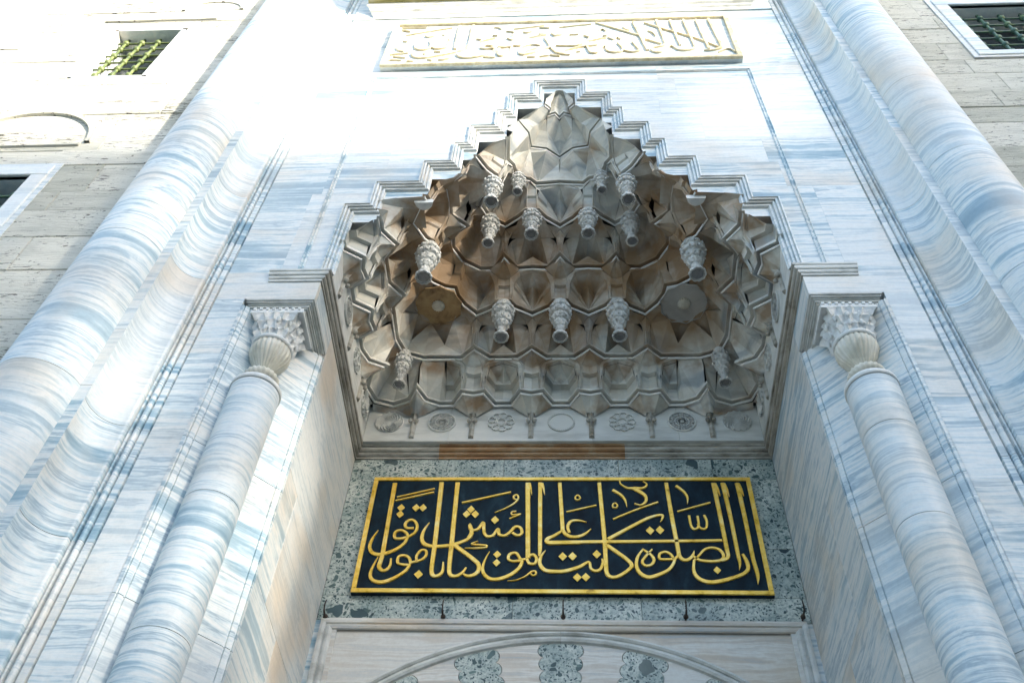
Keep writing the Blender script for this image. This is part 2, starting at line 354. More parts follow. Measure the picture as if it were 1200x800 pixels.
GOLD = [[(-1.77,8.888,0.0436),(-1.761,7.923,0.0404),(-1.768,7.829,0.0401),(-1.772,7.763,0.0399),(-1.736,7.717,0.0355),(-1.695,7.724,0.0314),(-1.666,7.777,0.0252),(-1.668,7.863,0.0169)],
[(-1.85,8.228,0.0044),(-1.896,8.101,0.0259),(-1.902,8.004,0.0322),(-1.858,7.93,0.0383),(-1.765,7.916,0.0425),(-1.636,7.978,0.0363),(-1.561,8.061,0.03),(-1.538,8.131,0.0259)],
[(-1.544,8.138,0.0281),(-1.611,8.117,0.028),(-1.667,8.13,0.0281),(-1.672,8.201,0.0283),(-1.621,8.229,0.0283),(-1.557,8.194,0.0282),(-1.532,8.131,0.028)],
[(-1.539,8.138,0.0281),(-1.475,8.194,0.0282),(-1.459,8.287,0.0284),(-1.501,8.359,0.0286),(-1.556,8.359,0.0286),(-1.587,8.301,0.0285),(-1.554,8.258,0.0283),(-1.489,8.258,0.0283)],
[(-1.798,7.883,0.0042),(-1.838,7.736,0.0231),(-1.84,7.645,0.0312),(-1.794,7.587,0.0372),(-1.704,7.575,0.0413),(-1.598,7.627,0.0352),(-1.505,7.712,0.0292),(-1.474,7.791,0.0252)],
[(-1.473,7.785,0.0272),(-1.536,7.788,0.0273),(-1.594,7.81,0.0273),(-1.596,7.884,0.0275),(-1.541,7.904,0.0275),(-1.489,7.871,0.0274),(-1.464,7.798,0.0273)],
[(-1.466,7.818,0.0252),(-1.415,7.831,0.0252),(-1.418,7.898,0.0254),(-1.384,7.966,0.0255),(-1.336,7.966,0.0255),(-1.325,7.912,0.0254),(-1.355,7.858,0.0253),(-1.415,7.825,0.0252)],
[(-1.721,8.683,0.0169),(-1.334,8.807,0.017)],
[(-1.728,8.633,0.0191),(-1.334,8.756,0.0192)],
[(-1.269,8.896,0.0457),(-1.254,8.049,0.0427),(-1.253,7.74,0.0396),(-1.235,7.662,0.0393),(-1.187,7.652,0.0351),(-1.145,7.702,0.029),(-1.147,7.82,0.0147)],
[(-1.098,8.896,0.0456),(-1.087,8.091,0.0428),(-1.082,7.741,0.0395),(-1.065,7.67,0.0392),(-1.011,7.651,0.035),(-0.953,7.69,0.0289),(-0.917,7.755,0.0145)],
[(-1.339,8.331,0.0044),(-1.386,8.216,0.0282),(-1.389,8.104,0.0365),(-1.344,8.042,0.0406),(-1.246,8.019,0.0405),(-1.098,8.036,0.0405),(-0.975,8.085,0.0363),(-0.904,8.148,0.03),(-0.895,8.232,0.0281),(-0.923,8.318,0.0152)],
[(-1.062,8.043,0.0426),(-0.817,7.822,0.0417),(-0.791,7.743,0.0394),(-0.823,7.678,0.0371),(-0.888,7.652,0.0329),(-0.941,7.677,0.0165)],
[(-1.028,8.604,0.0223),(-0.523,8.757,0.0224)],
[(-0.922,8.303,0.0304),(-0.918,8.261,0.0303),(-0.889,8.232,0.0302),(-0.836,8.247,0.0303),(-0.788,8.333,0.0304),(-0.778,8.261,0.0303),(-0.768,8.191,0.0301),(-0.733,8.151,0.03),(-0.68,8.163,0.03),(-0.631,8.248,0.0302),(-0.617,8.177,0.03),(-0.562,8.161,0.0299),(-0.511,8.206,0.03),(-0.46,8.277,0.0302),(-0.406,8.263,0.0301),(-0.392,8.192,0.03),(-0.434,8.164,0.0299),(-0.484,8.199,0.03)],
[(-0.915,8.289,0.0304),(-0.903,8.204,0.0302),(-0.925,8.134,0.03)],
[(-0.676,8.471,0.0066),(-0.58,8.523,0.0129),(-0.483,8.598,0.0164),(-0.442,8.673,0.0178),(-0.46,8.719,0.0179),(-0.493,8.696,0.0178),(-0.48,8.658,0.0172),(-0.447,8.655,0.0156)],
[(-0.407,8.45,0.0153),(-0.499,8.442,0.0153),(-0.501,8.479,0.0154),(-0.457,8.487,0.0154)],
[(-0.412,8.447,0.0153),(-0.524,8.384,0.0152)],
[(-0.825,8.086,0.0085),(-0.887,8.051,0.0149),(-0.811,8.038,0.017),(-0.736,8.031,0.0191),(-0.745,8.004,0.0169),(-0.84,7.996,0.0148),(-0.951,7.996,0.0042)],
[(-0.35,8.892,0.0475),(-0.321,7.872,0.0437)],
[(-0.334,8.886,0.0339),(-0.318,8.811,0.0225),(-0.304,8.719,0.0045)],
[(-0.219,8.892,0.0406),(-0.205,7.986,0.0378),(-0.214,7.899,0.0146)],
[(-0.201,8.886,0.0316),(-0.183,8.811,0.0224),(-0.17,8.719,0.0045)],
[(-0.325,7.891,0.0292),(-0.268,7.919,0.0293),(-0.236,7.865,0.0291),(-0.255,7.806,0.029),(-0.307,7.812,0.029),(-0.33,7.865,0.0291)],
[(-0.34,7.865,0.0271),(-0.392,7.864,0.0271),(-0.436,7.938,0.0294),(-0.499,7.924,0.0293),(-0.512,7.864,0.0271),(-0.464,7.837,0.027),(-0.386,7.845,0.0291),(-0.38,7.812,0.0311),(-0.409,7.746,0.0351),(-0.488,7.668,0.039),(-0.588,7.622,0.0409),(-0.67,7.621,0.0389),(-0.735,7.672,0.035),(-0.756,7.757,0.027),(-0.736,7.862,0.0167),(-0.7,7.956,0.0042)],
[(-0.51,7.595,0.0041),(-0.424,7.607,0.0093),(-0.334,7.656,0.0146),(-0.284,7.708,0.017),(-0.248,7.715,0.0179),(-0.237,7.682,0.0181),(-0.267,7.663,0.0172),(-0.289,7.688,0.0164)],
[(-0.012,8.892,0.0383),(0.019,8.222,0.0406)],
[(0.024,8.236,0.0257),(-0.061,8.166,0.034),(-0.135,8.117,0.0403),(-0.124,8.069,0.0401),(-0.018,8.069,0.0422),(0.193,8.077,0.0442)],
[(-0.149,7.973,0.0042),(-0.195,7.892,0.0271),(-0.201,7.8,0.0351),(-0.151,7.728,0.0411),(-0.058,7.713,0.043),(0.044,7.719,0.043),(0.178,7.769,0.037),(0.271,7.829,0.0268),(0.29,7.751,0.0266),(0.335,7.721,0.0306),(0.382,7.745,0.0286),(0.405,7.817,0.0247),(0.401,7.869,0.0124)],
[(-0.124,8.078,0.0444),(-0.061,8.078,0.0444),(0.445,8.088,0.042),(1.2,8.1,0.0375),(1.586,8.111,0.0333)],
[(0.015,8.264,0.03),(0.04,8.194,0.0383),(0.098,8.153,0.0382),(0.172,8.153,0.036),(0.242,8.188,0.0276),(0.302,8.251,0.0085)],
[(0.261,8.341,0.0043),(0.175,8.365,0.0237),(0.1,8.35,0.0302),(0.069,8.279,0.03),(0.088,8.201,0.0277)],
[(0.202,8.677,0.0155),(0.182,8.711,0.0155),(0.157,8.7,0.0155),(0.148,8.671,0.0155),(0.162,8.65,0.0154),(0.188,8.65,0.0154),(0.202,8.677,0.0155)],
[(0.583,8.567,0.0153),(0.564,8.6,0.0153),(0.54,8.59,0.0153),(0.53,8.561,0.0153),(0.543,8.541,0.0152),(0.568,8.541,0.0152),(0.583,8.567,0.0153)],
[(0.059,8.481,0.0196),(0.364,8.573,0.0197)],
[(0.529,8.383,0.0194),(0.753,8.504,0.0195),(1,8.619,0.0196)],
[(0.404,8.893,0.0381),(0.434,8.071,0.042),(0.437,7.726,0.0408),(0.456,7.668,0.0385),(0.511,7.647,0.0364),(0.593,7.688,0.0345),(0.674,7.766,0.0347),(0.679,7.812,0.0369),(0.624,7.884,0.0392),(0.454,8.044,0.0419)],
[(0.467,8.12,0.04),(0.62,8.225,0.0382),(0.853,8.382,0.0343),(0.964,8.432,0.0301),(1.029,8.437,0.0279),(1.023,8.389,0.0193),(1,8.346,0.0043)],
[(0.542,8.789,0.0333),(0.622,8.72,0.0287),(0.663,8.645,0.0219),(0.677,8.548,0.0044)],
[(0.621,8.929,0.0112),(0.63,8.874,0.0156),(0.694,8.82,0.0244),(0.76,8.812,0.0377),(0.824,8.766,0.0442),(0.875,8.706,0.033),(0.875,8.631,0.0284),(0.823,8.578,0.0174),(0.758,8.597,0.0153)],
[(0.76,8.82,0.0333),(0.86,8.82,0.0266),(0.902,8.866,0.0178),(0.866,8.913,0.0112)],
[(0.806,7.992,0.0187),(0.748,7.898,0.0268),(0.729,7.793,0.0327),(0.756,7.702,0.0385),(0.834,7.652,0.0424),(0.937,7.684,0.0384),(1.033,7.743,0.0324),(1.086,7.821,0.0286),(1.106,7.874,0.0266),(1.158,7.94,0.0226)],
[(0.798,7.992,0.0208),(0.874,7.925,0.0268),(0.902,7.859,0.0287),(0.87,7.8,0.0286),(0.813,7.791,0.0265),(0.788,7.839,0.0267),(0.826,7.905,0.0247),(0.894,7.992,0.0145)],
[(1.106,7.874,0.0266),(1.034,7.867,0.0266),(0.962,7.873,0.0267),(0.962,7.933,0.0268),(1.021,7.96,0.0269),(1.07,7.926,0.0268),(1.09,7.874,0.0266)],
[(1.105,8.893,0.0378),(1.123,8.411,0.0407),(1.143,8.048,0.0395),(1.152,7.907,0.039),(1.197,7.861,0.0368),(1.25,7.881,0.0327),(1.286,7.934,0.0226),(1.299,7.975,0.0062)],
[(1.279,7.914,0.0267),(1.34,7.862,0.0286),(1.45,7.847,0.0326),(1.544,7.863,0.0305),(1.576,7.916,0.0307),(1.549,7.989,0.0288),(1.481,8.016,0.0268),(1.406,7.995,0.0248),(1.347,7.928,0.0226),(1.294,7.862,0.0225)],
[(1.596,8.89,0.042),(1.61,8.384,0.0404),(1.619,7.97,0.039),(1.62,7.916,0.0347),(1.596,7.877,0.0346),(1.543,7.857,0.0305)],
[(1.61,8.882,0.0309),(1.63,8.798,0.0241),(1.643,8.707,0.0044)],
[(1.692,8.89,0.042),(1.71,8.413,0.0383),(1.716,7.93,0.0347),(1.719,7.825,0.0243),(1.701,7.741,0.004)],
[(1.705,8.882,0.0309),(1.724,8.798,0.0241),(1.735,8.699,0.0044)],
[(1.841,8.89,0.0419),(1.852,8.442,0.0404),(1.853,7.892,0.0366),(1.866,7.685,0.032),(1.851,7.575,0.004)],
[(1.853,8.882,0.0309),(1.872,8.798,0.0241),(1.884,8.707,0.0043)],
[(1.761,7.937,0.0245),(1.786,7.852,0.0345),(1.787,7.761,0.0342),(1.733,7.697,0.0361),(1.615,7.645,0.0399),(1.491,7.606,0.0439),(1.39,7.599,0.0439),(1.305,7.643,0.0381),(1.27,7.732,0.0303),(1.287,7.862,0.0225)],
[(1.296,8.433,0.0235),(1.303,8.298,0.0233),(1.328,8.253,0.0232),(1.364,8.27,0.0232),(1.381,8.326,0.0233),(1.381,8.426,0.0235)],
[(1.375,8.326,0.0233),(1.386,8.277,0.0232),(1.426,8.256,0.0232),(1.455,8.284,0.0232),(1.465,8.369,0.0234),(1.449,8.441,0.0235)],
[(1.184,8.488,0.0194),(1.532,8.614,0.0195)],
[(1.204,8.851,0.0332),(1.276,8.767,0.0264),(1.306,8.684,0.0218),(1.296,8.594,0.0043)]]
DOTS = [(-1.656, 8.531, 0.036, 0.046), (-1.655, 8.442, 0.035, 0.045), (-1.5, 8.531, 0.036, 0.045), (-1.427, 8.531, 0.036, 0.045), (-1.372, 7.665, 0.039, 0.047), (-0.926, 8.51, 0.035, 0.045), (-0.967, 8.444, 0.035, 0.045), (-0.877, 8.444, 0.035, 0.045), (-0.67, 8.366, 0.037, 0.047), (-0.624, 7.916, 0.034, 0.041), (-0.624, 7.813, 0.033, 0.04), (0.89, 8.23, 0.038, 0.048), (0.989, 8.237, 0.038, 0.048), (0.019, 7.894, 0.037, 0.046), (0.115, 7.897, 0.037, 0.046), (0.351, 7.925, 0.037, 0.046), (0.158, 7.64, 0.037, 0.044), (0.239, 7.644, 0.037, 0.044), (1.492, 7.736, 0.032, 0.039)]
UPPER = [[(1.433,16.085,0.0426),(1.489,15.168,0.0404),(1.456,15.054,0.0402),(1.296,14.983,0.0401),(1.303,14.837,0.0397),(1.395,14.815,0.0396),(1.476,14.938,0.0399),(1.556,15.047,0.0401),(1.599,14.995,0.0399),(1.67,14.877,0.0396),(1.787,14.868,0.0396),(1.877,14.943,0.0397),(1.882,15.107,0.0401),(1.828,16.072,0.0423)],
[(1.633,16.069,0.0424),(1.693,15.054,0.04)],
[(2.015,16.057,0.0447),(2.071,14.897,0.0418)],
[(2.199,16.08,0.0496),(2.254,15.047,0.0467),(2.237,14.918,0.0418),(2.11,14.837,0.0301),(1.994,14.838,0.0093)],
[(1.25,15.989,0.025),(1.481,15.737,0.0245),(1.927,15.304,0.0238),(2.207,14.953,0.0233)],
[(1.278,15.663,0.0196),(1.345,15.571,0.0195),(1.377,15.43,0.0048)],
[(2.181,14.746,0.0115),(2.287,14.85,0.0115),(2.358,14.861,0.0115),(2.412,14.746,0.0115)],
[(0.535,16.045,0.0303),(1.155,15.463,0.0291)],
[(1.09,16.038,0.0477),(1.225,14.891,0.0446)],
[(1.218,15.322,0.0241),(1.432,15.122,0.0237)],
[(0.826,15.215,0.036),(0.887,14.979,0.0355),(0.845,14.859,0.0353),(0.739,14.853,0.0353),(0.665,14.93,0.0355),(0.654,15.127,0.0359)],
[(1.032,15.234,0.0336),(1.09,14.998,0.0331),(1.106,14.883,0.0329),(0.998,14.849,0.0329),(0.907,14.913,0.033),(0.876,15.013,0.0332)],
[(0.655,15.16,0.0336),(0.591,15.033,0.0334),(0.514,14.843,0.033),(0.431,14.865,0.0331),(0.389,15.096,0.0336)],
[(-0.057,15.161,0.0266),(0.269,15.148,0.0265),(0.432,15.413,0.0269),(0.348,15.523,0.0271)],
[(0.076,14.954,0.0072),(0.316,15.085,0.0264),(0.534,15.136,0.0096)],
[(-0.068,14.915,0.031),(0.04,14.827,0.0237),(0.146,14.798,0.0071)],
[(0.689,15.435,0.0146),(0.771,15.337,0.0145),(0.823,15.419,0.0146),(0.868,15.347,0.0145),(0.885,15.449,0.0146)],
[(0.563,15.717,0.0149),(0.627,15.766,0.0149),(0.674,15.691,0.0148)],
[(0.139,15.573,0.0099),(0.275,15.58,0.0099)],
[(0.417,15.295,0.0109),(0.664,15.413,0.011)],
[(-0.011,15.886,0.0113),(0.47,15.995,0.0113)],
[(0.93,15.868,0.0174),(0.961,15.74,0.0173),(1.02,15.683,0.0172)],
[(-0.047,15.586,0.0174),(0.027,15.581,0.0173),(0.04,15.668,0.0174)],
[(0.618,15.503,0.0147),(0.679,15.498,0.0147),(0.67,15.568,0.0147)],
[(0.23,14.895,0.0119),(0.29,14.907,0.0119)],
[(-0.219,15.495,0.0321),(-0.13,15.149,0.0436),(-0.068,14.947,0.0383),(0.052,14.858,0.0285)],
[(-0.129,15.116,0.0363),(-0.307,14.964,0.0336),(-0.496,14.847,0.0335),(-0.564,14.916,0.0312),(-0.528,15.111,0.0267),(-0.398,15.218,0.0244),(-0.275,15.176,0.0073)],
[(-0.883,15.169,0.0269),(-0.796,15.136,0.0268),(-0.712,15.157,0.0268),(-0.653,15.202,0.0269),(-0.567,15.18,0.0268),(-0.536,15.346,0.0271)],
[(-0.676,15.154,0.0317),(-0.714,14.927,0.0313),(-0.817,14.811,0.0311),(-0.869,14.905,0.0313),(-0.855,15.1,0.0317)],
[(-0.946,15.19,0.0319),(-1.046,15.23,0.0295),(-1.126,15.152,0.0319),(-1.05,15.097,0.0318),(-0.929,15.105,0.0342),(-0.945,14.975,0.0363),(-1.081,14.838,0.0385),(-1.304,14.773,0.0361),(-1.418,14.845,0.0266),(-1.453,14.977,0.0122)],
[(-1.291,16.075,0.0466),(-1.291,15.231,0.0444)],
[(-0.79,15.783,0.0152),(-0.713,15.76,0.0152),(-0.661,15.702,0.0151),(-0.694,15.599,0.015)],
[(-1.212,15.498,0.015),(-1.134,15.458,0.015)],
[(-1.154,15.373,0.0112),(-0.939,15.513,0.0112)],
[(-0.982,15.62,0.0201),(-0.907,15.615,0.0201)],
[(-0.764,15.5,0.0149),(-0.687,15.425,0.0149),(-0.629,15.525,0.0149)],
[(-0.536,15.729,0.0151),(-0.46,15.705,0.0151),(-0.387,15.771,0.0151)],
[(-0.442,15.494,0.0124),(-0.196,15.597,0.0124)],
[(-0.309,15.641,0.0175),(-0.246,15.619,0.0174),(-0.16,15.736,0.0175)],
[(-0.122,15.662,0.0175),(-0.072,15.553,0.0173),(0.027,15.581,0.0173)],
[(-0.976,15.96,0.0128),(-0.899,15.936,0.0128),(-0.857,15.86,0.0127)],
[(-0.68,15.865,0.0102),(-0.226,15.975,0.0102)],
[(-0.301,15.908,0.0127),(-0.225,15.884,0.0126),(-0.149,15.878,0.0126)],
[(-1.066,14.789,0.0192),(-0.898,14.762,0.0191)],
[(-0.457,14.742,0.0119),(-0.339,14.747,0.0119)],
[(-0.28,14.753,0.0213),(-0.15,14.792,0.0214)],
[(-0.138,14.807,0.0166),(0.004,14.75,0.0165)],
[(-0.475,14.959,0.0108),(-0.322,15.08,0.0109)],
[(-1.495,16.054,0.0518),(-1.49,15.111,0.0492)],
[(-1.299,16.003,0.0515),(-1.303,15.231,0.0469),(-1.422,15.04,0.0416),(-1.745,14.867,0.0389),(-1.956,14.81,0.0364),(-2.068,14.889,0.0318),(-2.097,15.021,0.0197)],
[(-1.604,15.422,0.0376),(-1.61,15.219,0.0371),(-1.738,15.151,0.0371),(-1.825,15.218,0.0372),(-1.884,15.477,0.0378)],
[(-1.857,15.338,0.0375),(-1.854,15.203,0.0372),(-1.943,15.119,0.0371),(-2.062,15.184,0.0373),(-2.086,15.388,0.0377)],
[(-2.357,15.272,0.015),(-2.314,15.135,0.0149),(-2.22,15.078,0.0149)],
[(-2.412,14.96,0.0123),(-2.15,15.008,0.0123)],
[(-2.358,15.937,0.0156),(-2.221,15.872,0.0155)],
[(-2.278,15.716,0.0103),(-1.605,15.989,0.0103)],
[(-2.287,15.489,0.0152),(-2.221,15.467,0.0152),(-2.213,15.605,0.0153)],
[(-1.984,15.694,0.0153),(-1.925,15.619,0.0153),(-1.83,15.683,0.0153)],
[(-1.732,15.711,0.0127),(-1.69,15.672,0.0127)],
[(-1.623,15.493,0.0126),(-1.594,15.449,0.0125)],
[(-2.426,14.72,0.0122),(-2.36,14.764,0.0122),(-2.212,14.738,0.0121)],
[(-2.354,14.891,0.0123),(-2.164,14.831,0.0122)],
[(-1.854,14.762,0.0145),(-1.777,14.709,0.0145)],
[(-1.696,14.736,0.0169),(-1.611,14.73,0.0169),(-1.544,14.773,0.0169)],
[(-1.939,14.977,0.0172),(-1.901,14.958,0.0171)],
[(-1.789,15.049,0.0172),(-1.689,15.026,0.0172)],
[(-2.137,14.717,0.0097),(-2.039,14.695,0.0097)],
[(-2.37,16.029,0.0105),(-1.994,16.019,0.0104)]]
# ------------------------------------------------------------------ setting
g = G(); g.poly([(-400, -400, 0), (400, -400, 0), (400, 400, 0), (-400, 400, 0)])
g.out('courtyard_ground', M_pave, kind='structure')
# unseen blockers added behind the viewer to keep the sun off the lower wall
def shade_block(name, x0, x1, y0, y1, h, dome=0):
    g = G(); g.box(x0, x1, y0, y1, 0, h)
    g.box(x0 - .3, x1 + .3, y0 - .3, y1 + .3, h, h + .4)
    for k in range(dome):
        cx = x0 + (k + .5) * (x1 - x0) / dome; r = (x1 - x0) / dome * .42; cy_ = (y0 + y1) / 2
        g.lathe([(r, h + .4), (r, h + .7), (r * .93, h + 1.2), (r * .72, h + 1.9), (r * .38, h + 2.4), (0.02, h + 2.6)], cx, cy_, 20)
    return g.out(name, M_blocker, kind='structure')
# opposite blocker: thin unseen wall, gap and holes added to throw sunbeams on the portal
def pierced_shade_wall(name, x0, x1, y0, y1, h, holes):
    g = G()
    xs = sorted({x0, x1} | {v for q in holes for v in (q[0], q[1])})
    for a, b in zip(xs[:-1], xs[1:]):
        cut = sorted((q[2], q[3]) for q in holes if q[0] <= a and q[1] >= b)
        z = 0
        for c, d in cut:
            g.box(a, b, y0, y1, z, c); z = d
        if z < h: g.box(a, b, y0, y1, z, h)
    return g.out(name, M_blocker, kind='structure')
HO = [(cx - w / 2, cx + w / 2, cz - hh / 2, cz + hh / 2) for cx, cz, w, hh in
      ((29.5, 19.3, .60, 1.2), (30.65, 17.7, .62, 1.4), (32.2, 19.2, .80, 2.4), (33.1, 18.2, .70, 1.7), (28.7, 21.4, .56, 1.0))]
HO.append((32.5, 33.5, 22.3, 24.0))
pierced_shade_wall('opposite_shade_wall', -60, 80, -26.25, -26, 24.0, HO)
shade_block('corner_shade_block', 34.0, 35.9, -26.9, -26.3, 25.9)  # unseen raised step, added to shade the field right of centre
shade_block('side_shade_block', 35.9, 44.0, -26, -6, 32)  # unseen tall mass, added to shade the right side of the facade

T = 0.006
portal = thing('marble_portal', 'tall projecting portal of blue-veined white marble framing the muqarnas niche and doorway wall', 'portal')

# core behind the marble (closes the joints and the hood)
g = G()
g.box(-4.4, 4.4, 2.9, 3.3, 0, 21)
g.box(-4.4, -2.45, 0.80, 2.9, 0, 8.98); g.box(2.45, 4.4, 0.80, 2.9, 0, 8.98)
g.box(-4.4, -2.52, 0.12, 2.9, 9.1, 21); g.box(2.52, 4.4, 0.12, 2.9, 9.1, 21)
g.box(-2.52, 2.52, 0.12, 2.9, 14.3, 21)
g.box(-4.4, -2.97, 0.10, 0.80, 0, 9.1); g.box(2.97, 4.4, 0.10, 0.80, 0, 9.1)
g.out('masonry_core', M_core, portal)

# stepped opening, outer line of its moulding
LV = [(9.473, 10.78, 2.32), (10.78, 11.27, 2.05), (11.27, 11.755, 1.57), (11.755, 12.22, 1.255), (12.22, 12.69, 1.10), (12.69, 13.13, .80), (13.13, 13.61, .67), (13.61, 14.03, .355)]
def wopen(z):
    for a, b, w in LV:
        if a <= z < b: return w
    return 0.0
def steps_between(z0, z1):
    """(w,z) points of the opening edge from z0 up to z1"""
    pts = [(wopen(z0 + 1e-4), z0)]
    for a, b, w in LV:
        if z0 < b < z1 - 1e-4:
            pts.append((w, b)); pts.append((wopen(b + 1e-4), b))
    pts.append((wopen(z1 - 1e-4), z1))
    return pts
FIELD_X = 3.225
def slab(s, pts, y0=0.0, y1=0.11, name='marble_slab', mat=None):
    g = G(); g.prism_xz([(s * x, z) for x, z in pts], y0, y1)
    o = g.out(name, mat or random.choice(MARBLES), portal); bevel(o, 0.0025); return o
crs = [9.473, 10.30, 11.05, 11.62, 12.22, 12.95, 13.40, 14.03, 14.535]
for s in (-1, 1):
    for i in range(len(crs) - 1):
        z0, z1 = crs[i] + T / 2, crs[i + 1] - T / 2
        sp = steps_between(z0, z1)
        wmax = max(p[0] for p in sp)
        xj = wmax + (0.35 + 0.55 * ((i * 37 + (s > 0) * 17) % 10) / 10) if wmax < 2.3 else 2.72
        xj = min(xj, 2.85)
        if wopen(z1 - 1e-4) == 0 and wopen(z0 + 1e-4) == 0:
            xj = 0.9 + .4 * s
            slab(s, [(0.003, z0), (xj, z0), (xj, z1), (0.003, z1)])
        else:
            slab(s, [(xj - T / 2, z0)] + sp + [(xj - T / 2, z1)])
        slab(s, [(xj + T / 2, z0), (FIELD_X, z0), (FIELD_X, z1), (xj + T / 2, z1)])
    # beside and above the upper inscription
    for z0, z1 in ((14.535, 15.3), (15.3, 16.2)):
        slab(s, [(2.3, z0 + T / 2), (FIELD_X, z0 + T / 2), (FIELD_X, z1 - T / 2), (2.3, z1 - T / 2)])
    slab(s, [(0.003, 16.2), (1.7, 16.2), (1.7, 16.62), (0.003, 16.62)])
    slab(s, [(1.706, 16.2), (FIELD_X, 16.2), (FIELD_X, 16.62), (1.706, 16.62)])
    # band between the jamb capital and the hood moulding
    slab(s, [(2.283, 9.03), (FIELD_X, 9.03), (FIELD_X, 9.298), (2.283, 9.298)])
    slab(s, [(2.80, 9.304), (FIELD_X, 9.304), (FIELD_X, 9.470), (2.80, 9.470)])
    # narrow field beside the chamfer
    zz = [0, 1.4, 2.5, 3.7, 4.75, 5.6, 6.55, 7.45, 8.2, 9.03]
    for a, b in zip(zz[:-1], zz[1:]):
        d = 0.12 if s > 0 else 0.0
        a2 = a + d if a > 0 else 0; b2 = b + d if b < 9 else b
        slab(s, [(2.955, a2 + T / 2), (FIELD_X, a2 + T / 2), (FIELD_X, b2 - T / 2), (2.955, b2 - T / 2)])
g = G(); g.box(-2.3, 2.3, 0.02, .11, 14.56, 16.19); g.out('backing_slab', M_marble, portal)

def zprofile(s, prof, z0, z1, name, mat, smooth=False):
    """vertical run of a plan profile (list of x,y)"""
    g = G(); g.grid([[(s * x, y, z0) for x, y in prof], [(s * x, y, z1) for x, y in prof]])
    for z in (z0, z1): g.poly([(s * x, y, z) for x, y in prof] + [(s * prof[-1][0], .3, z), (s * prof[0][0], .3, z)])
    o = g.out(name, mat, portal)
    if smooth:
        for p in o.data.polygons:
            if len(p.vertices) == 4 and abs(p.normal.z) < .5: p.use_smooth = True
    return o

# mouldings between field and cavetto, cavetto, strip and the big outer roll
edge_prof = [(3.225, 0.0), (3.232, .03), (3.245, .03), (3.25, 0.0), (3.30, -.004), (3.305, .02), (3.318, .02)]
edge_prof += [(3.340 - .022 * math.cos(a), .0 - .028 * math.sin(a)) for a in [i * math.pi / 8 for i in range(9)]]
edge_prof += [(3.366, .018), (3.378, .02), (3.385, -.012), (3.398, -.015), (3.402, .008), (3.41, .008)]
cav_prof = [(3.408, .03), (3.408, -.045)] + [(3.41 + .25 * math.sin(a), -.325 + .27 * math.cos(a)) for a in [i * math.pi / 2 / 14 for i in range(15)]] + [(3.662, -.345)]
strip_prof = [(3.662, -.345), (3.80, -.345)]
roll_prof = [(4.13 + .385 * math.cos(a), -.24 + .385 * math.sin(a)) for a in [math.radians(t) for t in range(-12, -193, -9)]]
roll_prof = [(x if True else x, y) for x, y in roll_prof]
for s in (-1, 1):
    if s < 0:
        jr = [0, 1.9, 3.8, 5.55, 7.36, 9.32, 9.86, 11.7, 13.6, 15.6, 17.8, 21]
        jc = [0, 1.6, 3.2, 4.9, 6.05, 7.2, 9.29, 10.9, 12.6, 14.3, 16.4, 18.6, 21]
        js = [0, 1.9, 3.8, 5.55, 7.36, 8.1, 9.31, 9.9, 11.7, 13.6, 15.4, 17.5, 21]
        je = [0, 1.6, 3.2, 4.9, 6.05, 7.2, 9.29, 10.9, 12.6, 14.3, 16.62, 18.8, 21]
    else:
        jr = [0, 2.0, 4.0, 5.9, 7.1, 8.65, 10.7, 12.5, 14.4, 16.2, 18.3, 21]
        jc = [0, 1.7, 3.4, 5.0, 6.9, 8.69, 10.4, 12.2, 14.3, 16.1, 18.3, 21]
        js = [0, 2.0, 4.0, 5.9, 7.6, 8.75, 10.9, 11.7, 13.1, 14.8, 15.9, 17.5, 21]
        je = [0, 1.7, 3.4, 5.0, 6.9, 8.69, 10.4, 12.2, 14.3, 16.62, 18.8, 21]
    for nm, prof, js_, mt, sm in (('roll_moulding_drum', roll_prof, jr, M_drum, True), ('cavetto_block', cav_prof, jc, M_drum, True), ('fillet_strip', strip_prof, js, M_marble, False), ('edge_moulding', edge_prof, je, M_marble, False)):
        for a, b in zip(js_[:-1], js_[1:]):
            zprofile(s, prof, a + .003, b - .003, nm, mt, sm)
    # fill above the top cornice
    if True:
        zprofile(s, [(3.0, -.2), (3.41, -.2)], 17.9, 21, 'upper_block', M_marble)

# thin bead that frames the hood as a large panel
bead = [(0, .0), (.004, -.010), (.012, -.016), (.020, -.010), (.026, 0.0), (.040, 0.0), (.044, -.014), (.05, -.014), (.054, 0)]
for s in (-1, 1):
    rows = []
    for z in (9.47, 14.26):
        rows.append([(s * (2.50 + d) if z < 10 else s * (2.50 + d), y - .001, z if z < 10 else z + d) for d, y in bead])
    g = G(); g.grid(rows); g.out('panel_bead', M_marble, portal)
g = G(); g.grid([[(-2.50 - d, y - .001, 14.26 + d) for d, y in bead], [(2.50 + d, y - .001, 14.26 + d) for d, y in bead]])
g.out('panel_bead', M_marble, portal)

